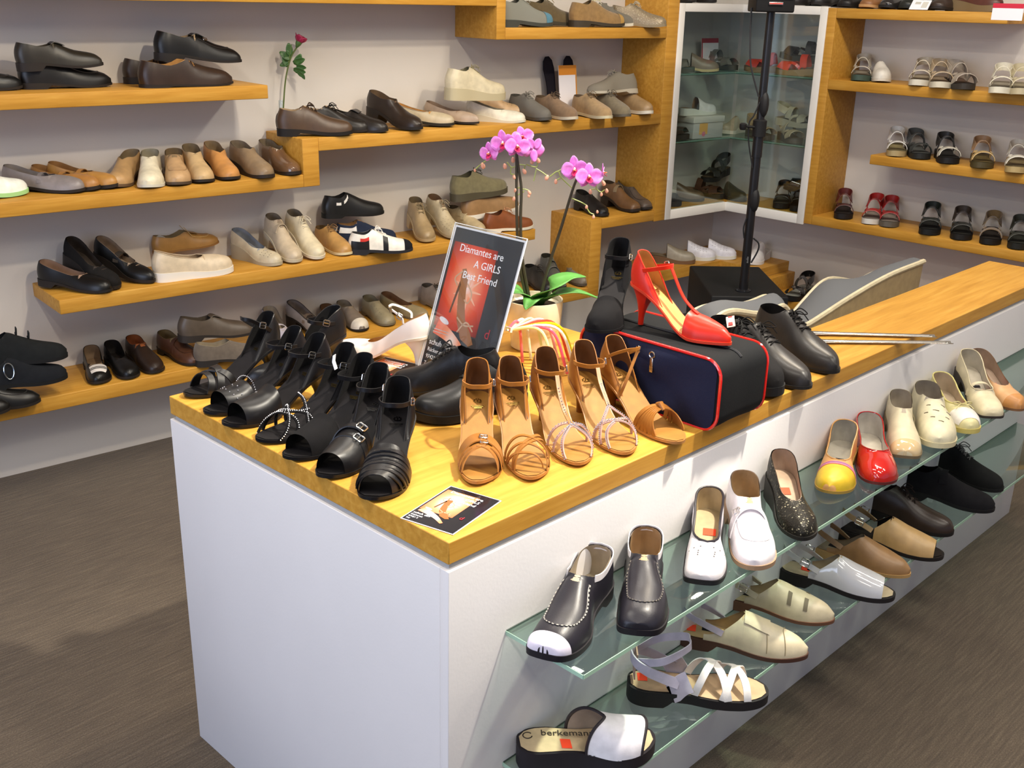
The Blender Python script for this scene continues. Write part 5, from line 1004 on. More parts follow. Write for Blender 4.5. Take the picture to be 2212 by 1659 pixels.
trek('r4_5', 'brown suede sandal with black sole, right of three dark ones', 's:#6f5a40', 'x:#2b2622', 'r:#1c1a18', alt='s:#75603f')
trek('r4_6', 'dark grey sandal cut by the picture edge on the red sandals shelf', 'l:#3a3c34', 'x:#2f302a', 'r:#20211d')
trek('r5_0', 'black patent sandal with tall strap, front one on the low right shelf', 'p:#1a1818', 'x:#8f8f86', 'r:#151414')
trek('r5_1', 'black patent sandal with looped strap, rear one on the low right shelf', 'p:#1a1818', 'x:#8f8f86', 'r:#151414', place_=(3.72, 1.38, .231, -172, .25, 0))
# highest right shelf, cut by the picture top
for i_, (t_, c_, so_, lab) in enumerate(((1.395, 'l:#1d1a18', 'r:#161413', 'black shoe above the right upright'), (1.292, 'l:#8a5c34', 'r:#b58a5a', 'brown shoe with a tan sole on the highest right shelf'), (1.20, 'p:#262220', 'r:#1a1817', 'shiny black shoe right of the tan-soled one on the highest shelf'), (1.11, 'l:#20211c', 'r:#181a16', 'black shoe left of the tilted price card'), (.975, 'l:#372a22', 'r:#241e1a', 'dark brown shoe right of the tilted price card'))):
    q_ = RW(t_, .245, 1.573); shoe('r0_%d' % i_, 'loafer', 'loafer', 'shoe', lab, c_, sole=so_, foot='x:#4a3a2c', ts=.012, hl=.014, group=GR, toe='square', place_=(q_.x, q_.y, 1.573, 180, .24, 0))
shoe('r0_boat', 'loafer', 'moccasin', 'shoe', 'reddish brown boat shoe with thick brown sole beside the red-striped card', 'l:#4c2418', foot='x:#5c4632', sole='r:#6c5a3c', ts=.024, hl=.02, style='wedge', group=GR, place_=(3.655, .735, 1.573, -100, .25, 0), laces='t:#8a7a5c')
for i_, (w_, a_, lab) in enumerate((('L', 3.32, 'left dark shoe on top of the corner cabinet'), ('L', 3.46, 'middle dark shoe on top of the corner cabinet, left of the speaker'), ('R', 1.66, 'dark shoe on top of the cabinet, right of the speaker'), ('R', 1.54, 'rightmost dark shoe on top of the corner cabinet'))):
    q_ = (LW if w_ == 'L' else RW)(a_, .235, 1.578); shoe('ct%d' % i_, 'loafer', 'loafer', 'shoe', lab, ('l:#2c1c1c', 'l:#231a1a', 'l:#2a2424', 'l:#1f1c1b')[i_], foot='x:#3a2c28', ts=.012, hl=.014, group=GC, place_=(q_.x, q_.y, 1.578, -98 if w_ == 'L' else 180, .23, 0))
# low corner shelf
def clog(key, label, c, foot, so, group, place_=None, perfd=False, ts=.016, hl=.022, name='clog', ztl=None, Wd=1.05, sole_style='wedge', u0=.42, dz=0, pitch=0, **kw):
    x, y, z, yaw, L, hz = place_ or P[key]
    return shoe(key, 'clog', name, 'clog', label, c, foot=foot, sole=so, ts=ts, hl=hl, style=sole_style, u0=u0, group=group, place_=(x, y, z, yaw, L, 0), pattern=perf(.5, .8, 6, 40, 140, 7) if perfd else None, Wd=Wd, dz=dz, pitch=pitch, **kw)
GK = 'clogs on the low corner shelf'
clog('cs_clog0', 'white perforated clog with heel strap, front of the white pair under the cabinet', 'l:#d2d0d6', 'x:#c8c4be', 'r:#cfcfc4', GK, (3.565, 1.925, .355, -52, .245, 0), True)
clog('cs_clog1', 'white perforated clog, rear of the white pair under the cabinet', 'l:#cfcdd3', 'x:#c8c4be', 'r:#cfcfc4', GK, (3.665, 1.865, .355, -60, .245, 0), True)
clog('cs_beige', 'grey-beige clog on a wooden sole left of the white clogs', 'l:#8f8674', 'x:#8a7a60', 'w:#6a4c30', GK, (3.425, 1.95, .355, -50, .245, 0))
clog('cs_white2', 'white toe of a clog right of the speaker pole', 'l:#d9d6d4', 'x:#c8c4be', 'r:#d8d6d2', GK, (3.60, 1.735, .355, -165, .245, 0))
# cabinet
def cab(w_, a_, o_, z_, yaw, L=.24):
    q_ = (LW if w_ == 'L' else RW)(a_, o_, z_); return (q_.x, q_.y, z_, yaw, L, 0)
ZA, ZBm, ZC = 1.2725, .9655, .6555
trek('ka0', 'grey-green sandal at the left of the top cabinet shelf', 'l:#6a665a', 'x:#77705f', 'r:#4a4c40', group=GC, place_=cab('L', 3.36, .225, ZA, -60), back=True)
shoe('ka1', 'clog', 'mule', 'sandal', 'brown-grey mule in front of the cabinet sign', 'l:#7a6a58', foot='x:#6a5c4a', sole='r:#c3ae7a', u0=.45, ts=.012, hl=.02, group=GC, place_=cab('L', 3.52, .235, ZA, -48))
trek('ka2', 'grey strap sandal right of the cabinet sign', 'l:#6f6c62', 'x:#6a6456', 'r:#3a3a34', group=GC, place_=cab('L', 3.68, .215, ZA, -100, .235))
trek('ka3', 'red sandal behind the speaker pole in the top of the cabinet', 'p:#b8331e', 'x:#b08a5a', 'r:#7a5c34', group=GC, place_=cab('R', 1.93, .16, ZA, 100, .23), back=False, wide=True)
trek('ka4', 'bright red patent slide at the right of the top cabinet shelf', 'p:#d2341c', 'x:#b89060', 'r:#8a6c40', group=GC, place_=cab('R', 1.735, .19, ZA, 97, .24), back=False, wide=True, bar=True)
trek('ka5', 'black strap sandal lying on the red patent slide', 'l:#1e1c1a', 'x:#3a382c', 'r:#2a2a22', group=GC, place_=cab('R', 1.76, .13, ZA+.07, 100, .24), back=True, pitch=-6)
clog('kb0', 'white clog on the shoe box lid', 'l:#cfcdc8', 'x:#8a6c4a', 'r:#c8c8bc', GC, cab('L', 3.60, .16, ZBm+.105, -10, .22), perfd=False, ts=.012)
trek('kb1', 'dark brown shoe left of the shoe box', 'l:#3c2c22', 'x:#3a2e24', 'r:#2a221c', group=GC, place_=cab('L', 3.36, .225, ZBm, -75, .22), wide=True)
clog('kb2', 'beige mule with white sole half behind the speaker pole', 'l:#a3967c', 'x:#8a6a4c', 'r:#c8c2ae', GC, cab('R', 2.00, .19, ZBm, -178, .20), ts=.016)
trek('kb3', 'tan strap sandal right of the speaker pole on the middle cabinet shelf', 'l:#a08560', 'x:#8a7050', 'r:#4a3c2c', group=GC, place_=cab('R', 1.70, .225, ZBm, -120, .23), wide=True)
trek('kb4', 'pale beige strap sandal at the right of the middle cabinet shelf', 'l:#b3a484', 'x:#9a8a6c', 'r:#4a443a', group=GC, place_=cab('R', 1.555, .225, ZBm, -130, .23), wide=True)
trek('kb5', 'light grey sandal leaning at the back right of the middle cabinet shelf', 'l:#b0a890', 'x:#a09880', 'r:#a8a088', group=GC, place_=cab('R', 1.53, .15, ZBm+.07, -100, .22))
trek('kc0', 'black studded sandal at the bottom left of the cabinet', 'l:#1c1a19', 'x:#262220', 'r:#171514', group=GC, place_=cab('L', 3.33, .235, ZC, -62, .23), wide=True)
clog('kc1', 'brown woven mule at the bottom of the cabinet', 'l:#57422e', 'x:#6a4c30', 'r:#2a211a', GC, cab('L', 3.53, .205, ZC, -52, .235), ts=.012)
trek('kc2', 'black shoe lying across the brown mules in the cabinet', 'l:#24211d', 'x:#5a4630', 'r:#1d1a17', group=GC, place_=cab('L', 3.62, .13, ZC+.07, -172, .235), wide=True, pitch=6)
trek('kc3', 'brown slide left of the speaker pole at the cabinet bottom', 'l:#4a2c1c', 'x:#7a5438', 'r:#2c221b', group=GC, place_=cab('L', 3.66, .225, ZC, -80, .225), back=False)
clog('kc4', 'dark olive mule right of the speaker pole at the cabinet bottom', 'l:#3a3222', 'x:#4a3c28', 'r:#2c241a', GC, cab('R', 1.82, .205, ZC, -100, .22), ts=.012)
trek('kc5', 'black cross-strap sandal facing out at the cabinet bottom', 'l:#221f1c', 'x:#565042', 'r:#1b1917', group=GC, place_=cab('R', 1.60, .240, ZC, -152, .235), wide=True)
trek('kc6', 'black sandal at the bottom right corner of the cabinet', 'l:#1d1b1a', 'x:#2a2624', 'r:#161514', group=GC, place_=cab('R', 1.51, .240, ZC, -155, .235), wide=True)
trek('kc7', 'black patent sandal tipped on top at the bottom right of the cabinet', 'p:#1a1817', 'x:#3a362c', 'r:#1f1c18', group=GC, place_=cab('R', 1.66, .13, ZC+.075, 120, .23), back=True)
# ------------------------------------------------------------------ upper glass shelf
WH = 'l:#dcd6da'
def up(key, kind, nm, label, c, **o): return shoe(key, kind, nm, 'shoe', label, c, hi=True, group=GU, **o)
def stitch(la, root, zf, ut, k, c, path, n=34):
    g = []
    p = spline(path, n*2)
    for i in range(0, 2*n-1, 2):
        H0 = _Hq(zf, p[i:i+2, 0], ut, k, la); q = la.pt(p[i:i+2, 0], p[i:i+2, 1], .0016, H0, 2.3); g.append(tube_geo(q, .0011, 4))
    mesh('stitching', *merge(g), M(c), root)
APR = [(.47, 50), (.60, 46), (.72, 49), (.82, 58), (.868, 90), (.82, 122), (.72, 131), (.60, 134), (.47, 130)]
def collar(c, w=.010, zk='loafer', ut=.46, k=3.0):
    def f(la, root, zf):
        us = np.concatenate([np.linspace(.40, 0, 30), np.linspace(0, .40, 30)[1:]]); sg = np.concatenate([np.ones(30), -np.ones(29)])
        z_ = zf(us)*la.k-.004; H = _Hq(zf, us, ut, k, la); ph = np.degrees(np.arcsin(np.clip((z_/H), 0, 1)**(2.3/2)));
        p = la.pt(us, np.where(sg > 0, ph, 180-ph), .0012, H, 2.3)
        hb = np.clip(1-us/.22, 0, 1)**1.6; p[:, 0] += la.L*(.035*hb*(z_/(.06*la.k))**2-.018*hb*np.sin(np.clip(z_/(.06*la.k), 0, 1)*np.pi))
        nr = p-np.stack([np.clip(p[:, 0], la.x(.16), None), 0*us, p[:, 2]], 1); mesh('collar_trim', *ribbon_geo(p, nr, w, .0016), M(c), root)
    return f
def ex1(la, root, zf): stitch(la, root, zf, .46, 3, 't:#b9b2a6', APR); collar('l:#dcd6d8', .012)(la, root, zf)
def ex2(la, root, zf): stitch(la, root, zf, .46, 3, 't:#6c665e', APR); collar('l:#dcd6d8', .011)(la, root, zf)
up('g1', 'loafer', 'loafer', 'black loafer with white trim and a white toe strip, leftmost on the upper glass shelf', 'l:#211f26', foot='x:#a3967e', lin_='x:#a89a84', toe='square', ts=.012, sole='r:#17141a', seam='l:#2a272c', sticker=(.40, -.01), caps=[(.925, 1, 0, 180, 'l:#dcd5e2')], extra=ex1, place_=(.105, -.113, .6181, -158, .262, .085))
up('g2', 'loafer', 'loafer', 'black loafer with white collar and plain black toe', 'l:#201e25', foot='x:#b5925e', lin_='x:#a58a68', toe='square', ts=.012, sole='r:#17141a', seam='l:#2a272c', extra=ex2)
up('g3', 'pump', 'pump', 'white square-toed pump with black topline binding', WH, foot='x:#b09c78', toe='square', bind='l:#2a262c', bindw=.0024, sole='r:#1d1a1e', ts=.008, sticker=(.36, .006), pattern=[(u, p) for u in (.70,) for p in (35, 55, 75, 90, 105, 125, 145)]+[(u, p) for u in (.76, .79, .82) for p in (70, 90, 110)], style='wedge')
def penny(la, root, zf):
    mesh('saddle_strap', *patch_strap(la, zf, .46, 3, [(.60, 4), (.555, 40), (.54, 75), (.54, 105), (.555, 140), (.60, 176)], .022), M(WH), root)
    c_ = la.pt(.55, 128, .004, float(zf(.55))*la.k, 2.3); n_ = la.pt(.55, 128, .02, float(zf(.55))*la.k, 2.3)-c_; mesh('ring', *buckle_geo(c_, n_, (1, 0, 0), .017, .015, .0013), M('m:#d8d4d0'), root)
up('g4', 'loafer', 'loafer', 'white loafer with a strap and silver ring', WH, foot='x:#a8875a', lin_='x:#a88f6c', toe='round', ts=.010, sole='r:#9a7c60', seam='l:#c3bcc0', extra=penny)
up('g5', 'pump', 'pump', 'black glittering pump with wedge heel', 'g:#25231f', foot='x:#b39a82', lin_='x:#a38c78', toe='almond', k=1.7, sole='r:#1b1917', ts=.006, sticker=(.36, -.004), style='wedge', ut=.62)
def yell(la, root, zf):
    for i, c_ in enumerate(('#e0708c', '#7a5c9c', '#e08ca0', '#c05a6c')): mesh('vamp_stripe', *patch(la, zf, .665+.014*i, .677+.014*i, 3, 177, .0014, .64, 2.2, nu=3, nv=25), M('t:'+c_), root, sharp=None)
    mesh('yellow_toe', *patch(la, zf, .72, 1, 0, 180, .0008, .64, 2.2, nu=14, nv=25), M('l:#d8b428'), root, sharp=None)
    u_ = .44; z_ = float(la.zf(u_))+.0038; mesh('black_label', [(la.x(u_)+a*.016, b*.009, z_-a*.003) for a, b in ((-1, -1), (1, -1), (1, 1), (-1, 1))], [(0, 1, 2, 3)], M('w:#1c1a1e'), root, False)
up('g6', 'pump', 'ballet_flat', 'yellow-toed flat with pink striped band and peach sides', 'l:#d9a263', foot='x:#b0a898', lin_='x:#a9a294', bind='l:#d09a58', sole='r:#9a7a30', ts=.006, extra=yell)
up('g7', 'pump', 'ballet_flat', 'glossy red patent ballerina beside the yellow-toed flat', 'p:#b81c16', foot='x:#c6bfb0', lin_='x:#c0bab0', sole='r:#5c1814', ts=.006, bind='p:#a81814', sticker=(.42, .0), k=2.6, ut=.66)
def lab_(la, root, zf):
    u_ = .42; z_ = float(la.zf(u_))+.0038; mesh('black_label', [(la.x(u_)+a*.005, b*.010, z_-a*.001) for a, b in ((-1, -1), (1, -1), (1, 1), (-1, 1))], [(0, 1, 2, 3)], M('w:#1c1a1e'), root, False)
up('g8', 'loafer', 'slip_on_shoe', 'cream slip-on with a glossy beige toe cap', 'l:#cfc4a4', foot='x:#a89c8a', lin_='x:#a89c8a', toe='square', sole='r:#6c5c44', ts=.007, caps=[(.86, 1, 0, 180, 'p:#cdb488')], extra=lab_)
def slits(la, root, zf):
    g = []
    for u_, p_, d_ in ((.58, 70, 12), (.58, 112, 12), (.66, 60, 14), (.66, 96, 14), (.66, 125, 12), (.75, 70, 12), (.75, 108, 12), (.82, 88, 12)):
        q = la.pt(np.array([u_+.012, u_, u_-.006]), np.array([p_-d_/2, p_, p_+d_/2]), .0004, zf(np.array([u_]*3))*la.k, 2.3); g.append(tube_geo(q, .0011, 4))
    mesh('slit', *merge(g), M('w:#6c624c'), root)
up('g9', 'loafer', 'slip_on_shoe', 'cream slip-on with slits across the vamp', 'l:#d8cfae', foot='x:#9c9284', lin_='x:#9c9284', sole='r:#cdc29c', ts=.014, extra=slits, ut=.52)
def bow(la, root, zf):
    b = la.pt(.655, 90, .004, float(zf(.655))*la.k, 2.3); g = []
    for s in (-1, 1): g.append(tube_geo(spline([b, b+np.array([.006, s*.014, .008]), b+np.array([.0, s*.024, .002]), b+np.array([-.002, s*.012, -.002]), b], 14), .0013, 5)); g.append(tube_geo(spline([b, b+np.array([.012, s*.012, .002]), b+np.array([.02, s*.022, -.006])], 8), .0012, 5))
    mesh('bow', *merge(g), M('l:#cfc48a'), root); mesh('white_toe', *patch(la, zf, .70, .93, 12, 168, .0009, .64, 2.2), M('l:#e3ded6'), root, sharp=None)
up('g10', 'pump', 'ballet_flat', 'white and pale yellow ballerina with a small bow', 'l:#d6cd98', foot='x:#b8a68c', bind='l:#cfc47c', bindw=.002, sole='r:#c8b868', ts=.013, sticker=(.48, .0), extra=bow)
def bar(la, root, zf):
    lab_(la, root, zf); mesh('bar_strap', *patch_strap(la, zf, .64, 2.2, [(.56, 8), (.54, 50), (.54, 130), (.56, 172)], .012), M('l:#cfc3a4'), root)
up('g11', 'pump', 'mary_jane', 'cream bar shoe with squared toe', 'l:#d4c8a6', foot='x:#b3aa98', toe='square', bind='l:#c6ba98', sole='r:#3a3430', ts=.006, extra=bar, sticker=(.5, .008), k=4)
up('g12', 'pump', 'pump', 'peach pump with tan toe cap at the right picture edge', 'l:#cfa070', foot='x:#a38c78', toe='almond', sole='r:#7a5434', ts=.006, caps=[(.84, 1, 0, 180, 'l:#bb8248')], sticker=(.46, .0))

# ------------------------------------------------------------------ lower glass shelf
def low(key, kind, nm, label, c, **o): return shoe(key, kind, nm, 'sandal', label, c, hi=True, group=GD_, **o)
BG = 'l:#cabd9f'
def mule(la, root, zf):
    ulo = lambda ps: .62-.20*np.abs(np.cos(np.radians(ps)))**1.2-.05*np.cos(np.radians(ps)); uhi = lambda ps: .93-.06*np.abs(np.cos(np.radians(ps)))**2
    pr = pch([(0, .07), (.4, .07), (.6, .058), (.8, .046), (.95, .038), (1, .03)])
    mesh('vamp', *patch(la, pr, 0, 1, 0, 180, .003, 0, 2, n=2.2, nu=16, nv=30, ulo=ulo, uhi=uhi), M('l:#e2dee2'), root, sharp=None)
    mesh('lining', *patch(la, pr, 0, 1, 0, 180, .0010, 0, 2, n=2.2, nu=16, nv=30, ulo=ulo, uhi=uhi), M('x:#a3917e'), root, sharp=None)
    for fn in (ulo, uhi):
        ps_ = np.linspace(0, 180, 40); u_ = fn(ps_); mesh('edge_trim', *tube_geo(la.pt(u_, ps_, .0022, pr(u_)*la.k, 2.2), .0030, 6), M('l:#2a2428'), root)
    z_ = float(la.zf(.24))+.0042; text('brand_print', 'berkemann', .021, M('w:#3a332c'), root, (la.x(.12)+.012, .012, z_), (0, R(2), R(-4))); mesh('round_logo', *tube_geo(np.array([(la.x(.075)+.008*math.cos(a), .014+.008*math.sin(a), z_) for a in np.linspace(.6, 5.9, 16)]), .0011, 4), M('w:#3a332c'), root)
low('h1', 'sandal', 'mule', 'white mule with dark edge trim, nearest on the lower glass shelf', WH, foot='x:#cdb48e', sole='r:#221d22', ts=.022, hl=.016, style='wedge', extra=mule, sticker=(.34, -.012), Wd=1.08, side=-1)
def strappy(la, root, zf):
    w_ = 'l:#d9d5cf'; lil = 'l:#b7b0bd'
    for pth, wd, c_ in (([(.44, 3), (.52, 40), (.60, 80), (.66, 120), (.70, 177)], .015, w_), ([(.70, 3), (.66, 40), (.60, 80), (.54, 120), (.46, 177)], .014, w_), ([(.66, 3), (.72, 45), (.78, 80), (.82, 120), (.84, 177)], .014, w_), ([(.86, 3), (.82, 45), (.77, 80), (.72, 120), (.66, 177)], .014, w_)): mesh('strap', *upth(la, pth, wd, .0022, .002, 34), M(c_), root)
    mesh('side_panel', *upth(la, [(.30, -2), (.36, 12), (.42, 22)], .042, n=12), M(lil), root); mesh('side_panel', *upth(la, [(.30, 182), (.36, 168), (.42, 158)], .042, n=12), M(lil), root)
    mesh('heel_strap', *around_heel(la, .34, .022, .020, .0025, 34, 1.02, .058), M(lil), root)
    k = la.k; a = float(la.zf(.2)); mesh('ankle_strap', *ring3([(la.x(.05), .022, a+.055), (la.x(.22), .038, a+.070), (la.x(.40), .02, a+.088), (la.x(.42), 0, a+.090), (la.x(.40), -.02, a+.088), (la.x(.22), -.038, a+.070), (la.x(.05), -.022, a+.055)], .016, .0022, (la.x(.2), 0, a+.06)), M(lil), root)
    mesh('heel_tab', *ribbon_geo(np.array([(la.x(.035), 0, a+.012), (la.x(.03), 0, a+.04), (la.x(.045), 0, a+.066)]), np.array([(-1, 0, .0)]*3), .03, .003), M('l:#a98a78'), root)
low('h2', 'sandal', 'strappy_sandal', 'white strappy sandal with thick black sole on the lower glass shelf', 'l:#d9d5cf', foot='x:#b79a78', sole='r:#1d1b1c', ts=.022, hl=.010, extra=strappy, sticker=(.10, .008), Wd=1.05)
def slingx(strapc, z0=.012, ze=.058, w=.013, us=.34, bkl=True, tab=None, bside=1):
    def f(la, root, zf):
        mesh('sling_strap', *around_heel(la, us, z0+.012, w, .0024, 34, 1.02, ze), M(strapc), root)
        if bkl:
            c_ = np.array([la.x(.22), -bside*float(la.w(.22))*1.06, float(la.zf(.2))+.038]); mesh('buckle', *buckle_geo(c_, (0, -bside, .15), (1, 0, -.25), .019, .018, .0014), M('m:#d0ccc4'), root); c2 = c_*np.array([1, -1, 1]); mesh('buckle', *buckle_geo(c2, (0, bside, .15), (1, 0, -.25), .019, .018, .0014), M('m:#d0ccc4'), root)
        u_ = .17; z_ = float(la.zf(u_))+.0040; mesh('black_label', [(la.x(u_+.05)+a*.010, b*.007+.004, z_-.001) for a, b in ((-1, -1), (1, -1), (1, 1), (-1, 1))], [(0, 1, 2, 3)], M('w:#1c1a1e'), root, False)
        if tab: tab(la, root, zf)
    return f
SL = [(0, .01), (.22, .012), (.34, .026), (.44, .050), (.50, .064), (.66, .052), (.8, .041), (.92, .030), (1, .012)]
def seam3(la, root, zf):
    g = []
    for u_ in (.66, .80): ps_ = np.linspace(8, 172, 24); g.append(tube_geo(la.pt(np.full(24, u_)+.03*np.abs(np.cos(np.radians(ps_))), ps_, .0004, float(zf(u_))*la.k, 2.3), .0009, 4))
    mesh('seam', *merge(g), M('l:#9c8e70'), root); mesh('tongue_flap', *patch(la, zf, .50, .70, 55, 125, .003, .5, 2), M(BG), root, sharp=None)
low('h3', 'sling', 'slingback', 'cream slingback with closed moccasin toe', BG, foot='x:#b99c70', lin_='x:#b99c70', sole='r:#4a2c20', ts=.010, hl=.016, ztl=SL, ut=.50, u0=.20, extra=slingx('l:#b9b0bc', bkl=False, tab=seam3), sticker=(.10, .0), toe='almond')
def cut(la, root, zf):
    for a, b, p0, p1 in ((.60, .635, 30, 70), (.60, .635, 110, 150), (.74, .775, 30, 75), (.74, .775, 105, 150)): mesh('cutout', *patch(la, zf, a, b, p0, p1, .0012, .5, 2), M('w:#6a5f4c'), root, sharp=None)
low('h4', 'sling', 'slingback', 'beige slingback with cutouts and a silver buckle', 'l:#c2b597', foot='x:#b8a684', lin_='x:#b8a684', sole='r:#6a4430', ts=.008, hl=.014, ztl=SL, ut=.50, u0=.24, extra=slingx('l:#b5a98c', tab=cut), sticker=(.14, -.006), toe='almond')
low('h5', 'sling', 'slingback', 'silvery white patent slingback with open toe', 'p:#c9c8ca', foot='x:#b8a88a', lin_='x:#a89a80', sole='r:#1f1b1c', ts=.012, hl=.016, ztl=SL, ut=.50, u0=.26, u1=.90, extra=slingx('p:#b9b7b4'), sticker=(.22, .006), toe='round')
low('h6', 'sling', 'slingback', 'brown slingback with closed toe beside the silvery one', 'l:#997349', foot='x:#94846e', lin_='x:#94846e', sole='r:#b08c58', ts=.008, hl=.012, ztl=SL, ut=.52, u0=.20, extra=slingx('l:#8a6844', bkl=False), toe='almond')
low('h7', 'sling', 'slingback', 'sand-coloured buckled slingback with black open toe', 'l:#c09c66', foot='x:#2a2420', lin_='x:#221e1c', sole='r:#1f1a18', ts=.010, hl=.02, ztl=SL, ut=.50, u0=.36, u1=.92, extra=slingx('l:#a98a5e'), toe='round')
low('h8', 'lace', 'lace_up_shoe', 'dark brown leather shoe left of the black suede pair', 'l:#332720', foot='x:#2a2220', sole='r:#1b1715', ts=.010, hl=.018, laces='t:#2a211c', sticker=(.2, 0))
low('h9', 'lace', 'lace_up_shoe', 'black suede shoe, front one of the black pair at the shelf end', 's:#1b1a1c', foot='x:#221f20', sole='r:#161516', ts=.010, hl=.016, sticker=(.2, 0), velcro=1)
low('h10', 'lace', 'lace_up_shoe', 'black strappy suede shoe, rear one at the shelf end', 's:#1a1a1a', foot='x:#221f20', sole='r:#161516', ts=.010, hl=.02, laces='t:#5a5856', pitch=0)

# ------------------------------------------------------------------ dance shoes on the counter
TN = 'f:#8f5a1e'; TF = 'x:#976724'; TI = 'x:#5f3a1a'; TH = 'f:#a86c34'; SP = 'f:#b08a80'
def td(key, label, **o):
    o.setdefault('toe', 'almond'); return dance(key, label, TN, TF, inner=TI, sole='l:#a4703a', group=GT, **o)
td('t1', 'tan satin dance sandal with two rhinestone buckles on the toe band, leftmost tan one', front=[([(.72, 2), (.68, 45), (.655, 90), (.68, 135), (.72, 178)], .034, TN), ([(.86, 2), (.80, 40), (.74, 72), (.71, 92)], .034, TN), ([(.86, 178), (.80, 140), (.74, 108), (.71, 88)], .034, TN), ([(.79, 1), (.75, 30), (.72, 60)], .034, TN), ([(.79, 179), (.75, 150), (.72, 120)], .034, TN)], buckles=[(.665, 84, .012, .013), (.72, 84, .012, .013)])
td('t2', 'tan dance sandal with looping toe straps and a buckled ankle strap', front=[([(.66, 2), (.63, 40), (.68, 75), (.76, 110), (.82, 150), (.84, 178)], .007, TN), ([(.70, 2), (.67, 40), (.72, 75), (.79, 110), (.85, 150), (.87, 178)], .007, TN), ([(.84, 2), (.78, 40), (.70, 80), (.66, 110), (.66, 178)], .007, TN), ([(.90, 2), (.85, 40), (.80, 75), (.74, 110), (.72, 178)], .007, TN), ([(.74, 178), (.80, 140), (.86, 110), (.92, 60), (.94, 20)], .006, TN)])
T3 = [[(.64, 2), (.66, 45), (.70, 80), (.74, 120), (.76, 178)], [(.76, 2), (.70, 45), (.68, 80), (.66, 120), (.64, 178)], [(.92, 2), (.82, 45), (.76, 70), (.70, 88)], [(.92, 178), (.82, 135), (.76, 110), (.70, 92)]]
td('t3', 'tan dance sandal with rhinestone T-strap, middle of the five', front=[(q, .007, SP) for q in T3], tstrap=[(.48, 90), (.58, 90), (.70, 90)], sparkle=[(q, 24) for q in T3]+[([(.45, 90), (.60, 90), (.70, 90)], 18)])
T4 = [[(.60, 90), (.66, 70), (.74, 35), (.80, 2)], [(.60, 90), (.66, 110), (.74, 145), (.80, 178)], [(.68, 2), (.70, 45), (.74, 90), (.70, 135), (.68, 178)], [(.90, 2), (.82, 40), (.77, 80), (.74, 110), (.70, 150)], [(.90, 178), (.82, 140), (.77, 100)]]
td('t4', 'tan dance sandal with rhinestone Y-strap beside the shoe bag', front=[(q, .007, SP) for q in T4], tstrap=[(.46, 90), (.60, 90)], sparkle=[(q, 24) for q in T4]+[([(.47, 90), (.60, 90)], 14)])
td('t5', 'tan dance sandal with fan-pleated toe straps, rightmost tan one', ank=False, front=[([(.60+.045*i, 2), (.64+.02*i, 45), (.67+.008*i, 88)], .010, TN) for i in range(6)]+[([(.60+.045*i, 178), (.64+.02*i, 135), (.67+.008*i, 92)], .010, TN) for i in range(6)], extra=lambda la, root: [mesh('knot', *tube_geo(np.array([la.pt(.66, 90, .001), la.pt(.70, 90, .008), la.pt(.74, 90, .001)]), [.004, .006, .003], 8), M(TN), root), ankle(la, root, TN, .055, .36, .006), mesh('cross_strap', *ribbon_geo(spline([(la.x(.34), .012, float(la.zf(.2))+.07), (la.x(.38), -.02, float(la.zf(.35))+.035), (la.x(.36), -.03, float(la.zf(.36))+.004)], 14), np.tile([.6, -.6, .4], (14, 1)), .006, .002), M(TN), root)])
KS = 's:#0f0e10'; KL = 'l:#111012'; KF = 'x:#161416'; KFT = 'f:#121113'
def kd(key, label, main=KS, **o):
    o.setdefault('toe', 'round'); o.setdefault('heelh', .056); return dance(key, label, main, KF, inner='s:#171617', sole=main, group=GT, **o)
P['c1'] = (.004, .176, .825, -139, .25, 0); P['c2'] = (-.004, .295, .825, -151, .25, 0); P['c3'] = (-.006, .398, .825, -162, .25, 0); P['c4'] = (.0, .497, .825, -169, .25, 0); P['c5'] = (-.006, .604, .825, -174, .25, 0); P['c6'] = (.0, .682, .825, -174, .24, 0); P['c7'] = (.02, .790, .825, -170, .24, 0)
PV = [(0, .06), (.5, .055), (.62, .048), (.75, .042), (.88, .037), (.94, .034), (1, .02)]
def weave(la, root):
    for i in range(7):
        u_ = .60+.042*i
        for s in (0, 1): mesh('woven_strap', *upth(la, [(u_, 4 if s else 176), (u_+.02, 40 if s else 140), (u_+.035, 78 if s else 102), (u_+.03, 100 if s else 80)], .013, .0022, .0018+.0008*(i % 2), 18), M(KL), root)
kd('c1', 'black leather dance shoe with woven toe, frontmost of the black row', KL, vamp=(.58, .93, PV), extra=weave, Wd=1.0, gm='m:#4a4848')
kd('c2', 'black leather peep-toe dance shoe with two square buckles', KL, vamp=(.60, .92, PV), buckles=[(.58, 62, .018, .017), (.67, 62, .018, .017)], front=[([(.60, 3), (.58, 60), (.59, 110), (.62, 177)], .016, KL), ([(.70, 3), (.67, 60), (.66, 110), (.68, 177)], .014, KL)], gm='m:#d8d8d8')
kd('c3', 'black suede peep-toe dance sandal with a white-tagged buckle strap', KS, vamp=(.60, .90, PV), extra=lambda la, root: mesh('white_tag', *ribbon_geo(np.array([(la.x(.27), -.032, float(la.zf(.2))+.055), (la.x(.275), -.036, float(la.zf(.2))+.07), (la.x(.28), -.033, float(la.zf(.2))+.083)]), np.array([(0, -1, .1)]*3), .009, .001), M('w:#e4e4ea'), root))
K4 = [[(.62, 2), (.64, 40), (.72, 80), (.74, 120), (.72, 178)], [(.70, 2), (.66, 40), (.60, 75), (.56, 110)], [(.92, 2), (.84, 40), (.76, 80), (.66, 120), (.62, 178)], [(.92, 178), (.84, 140), (.78, 110), (.72, 75), (.62, 50)], [(.80, 2), (.76, 45), (.78, 90), (.80, 135), (.86, 178)]]
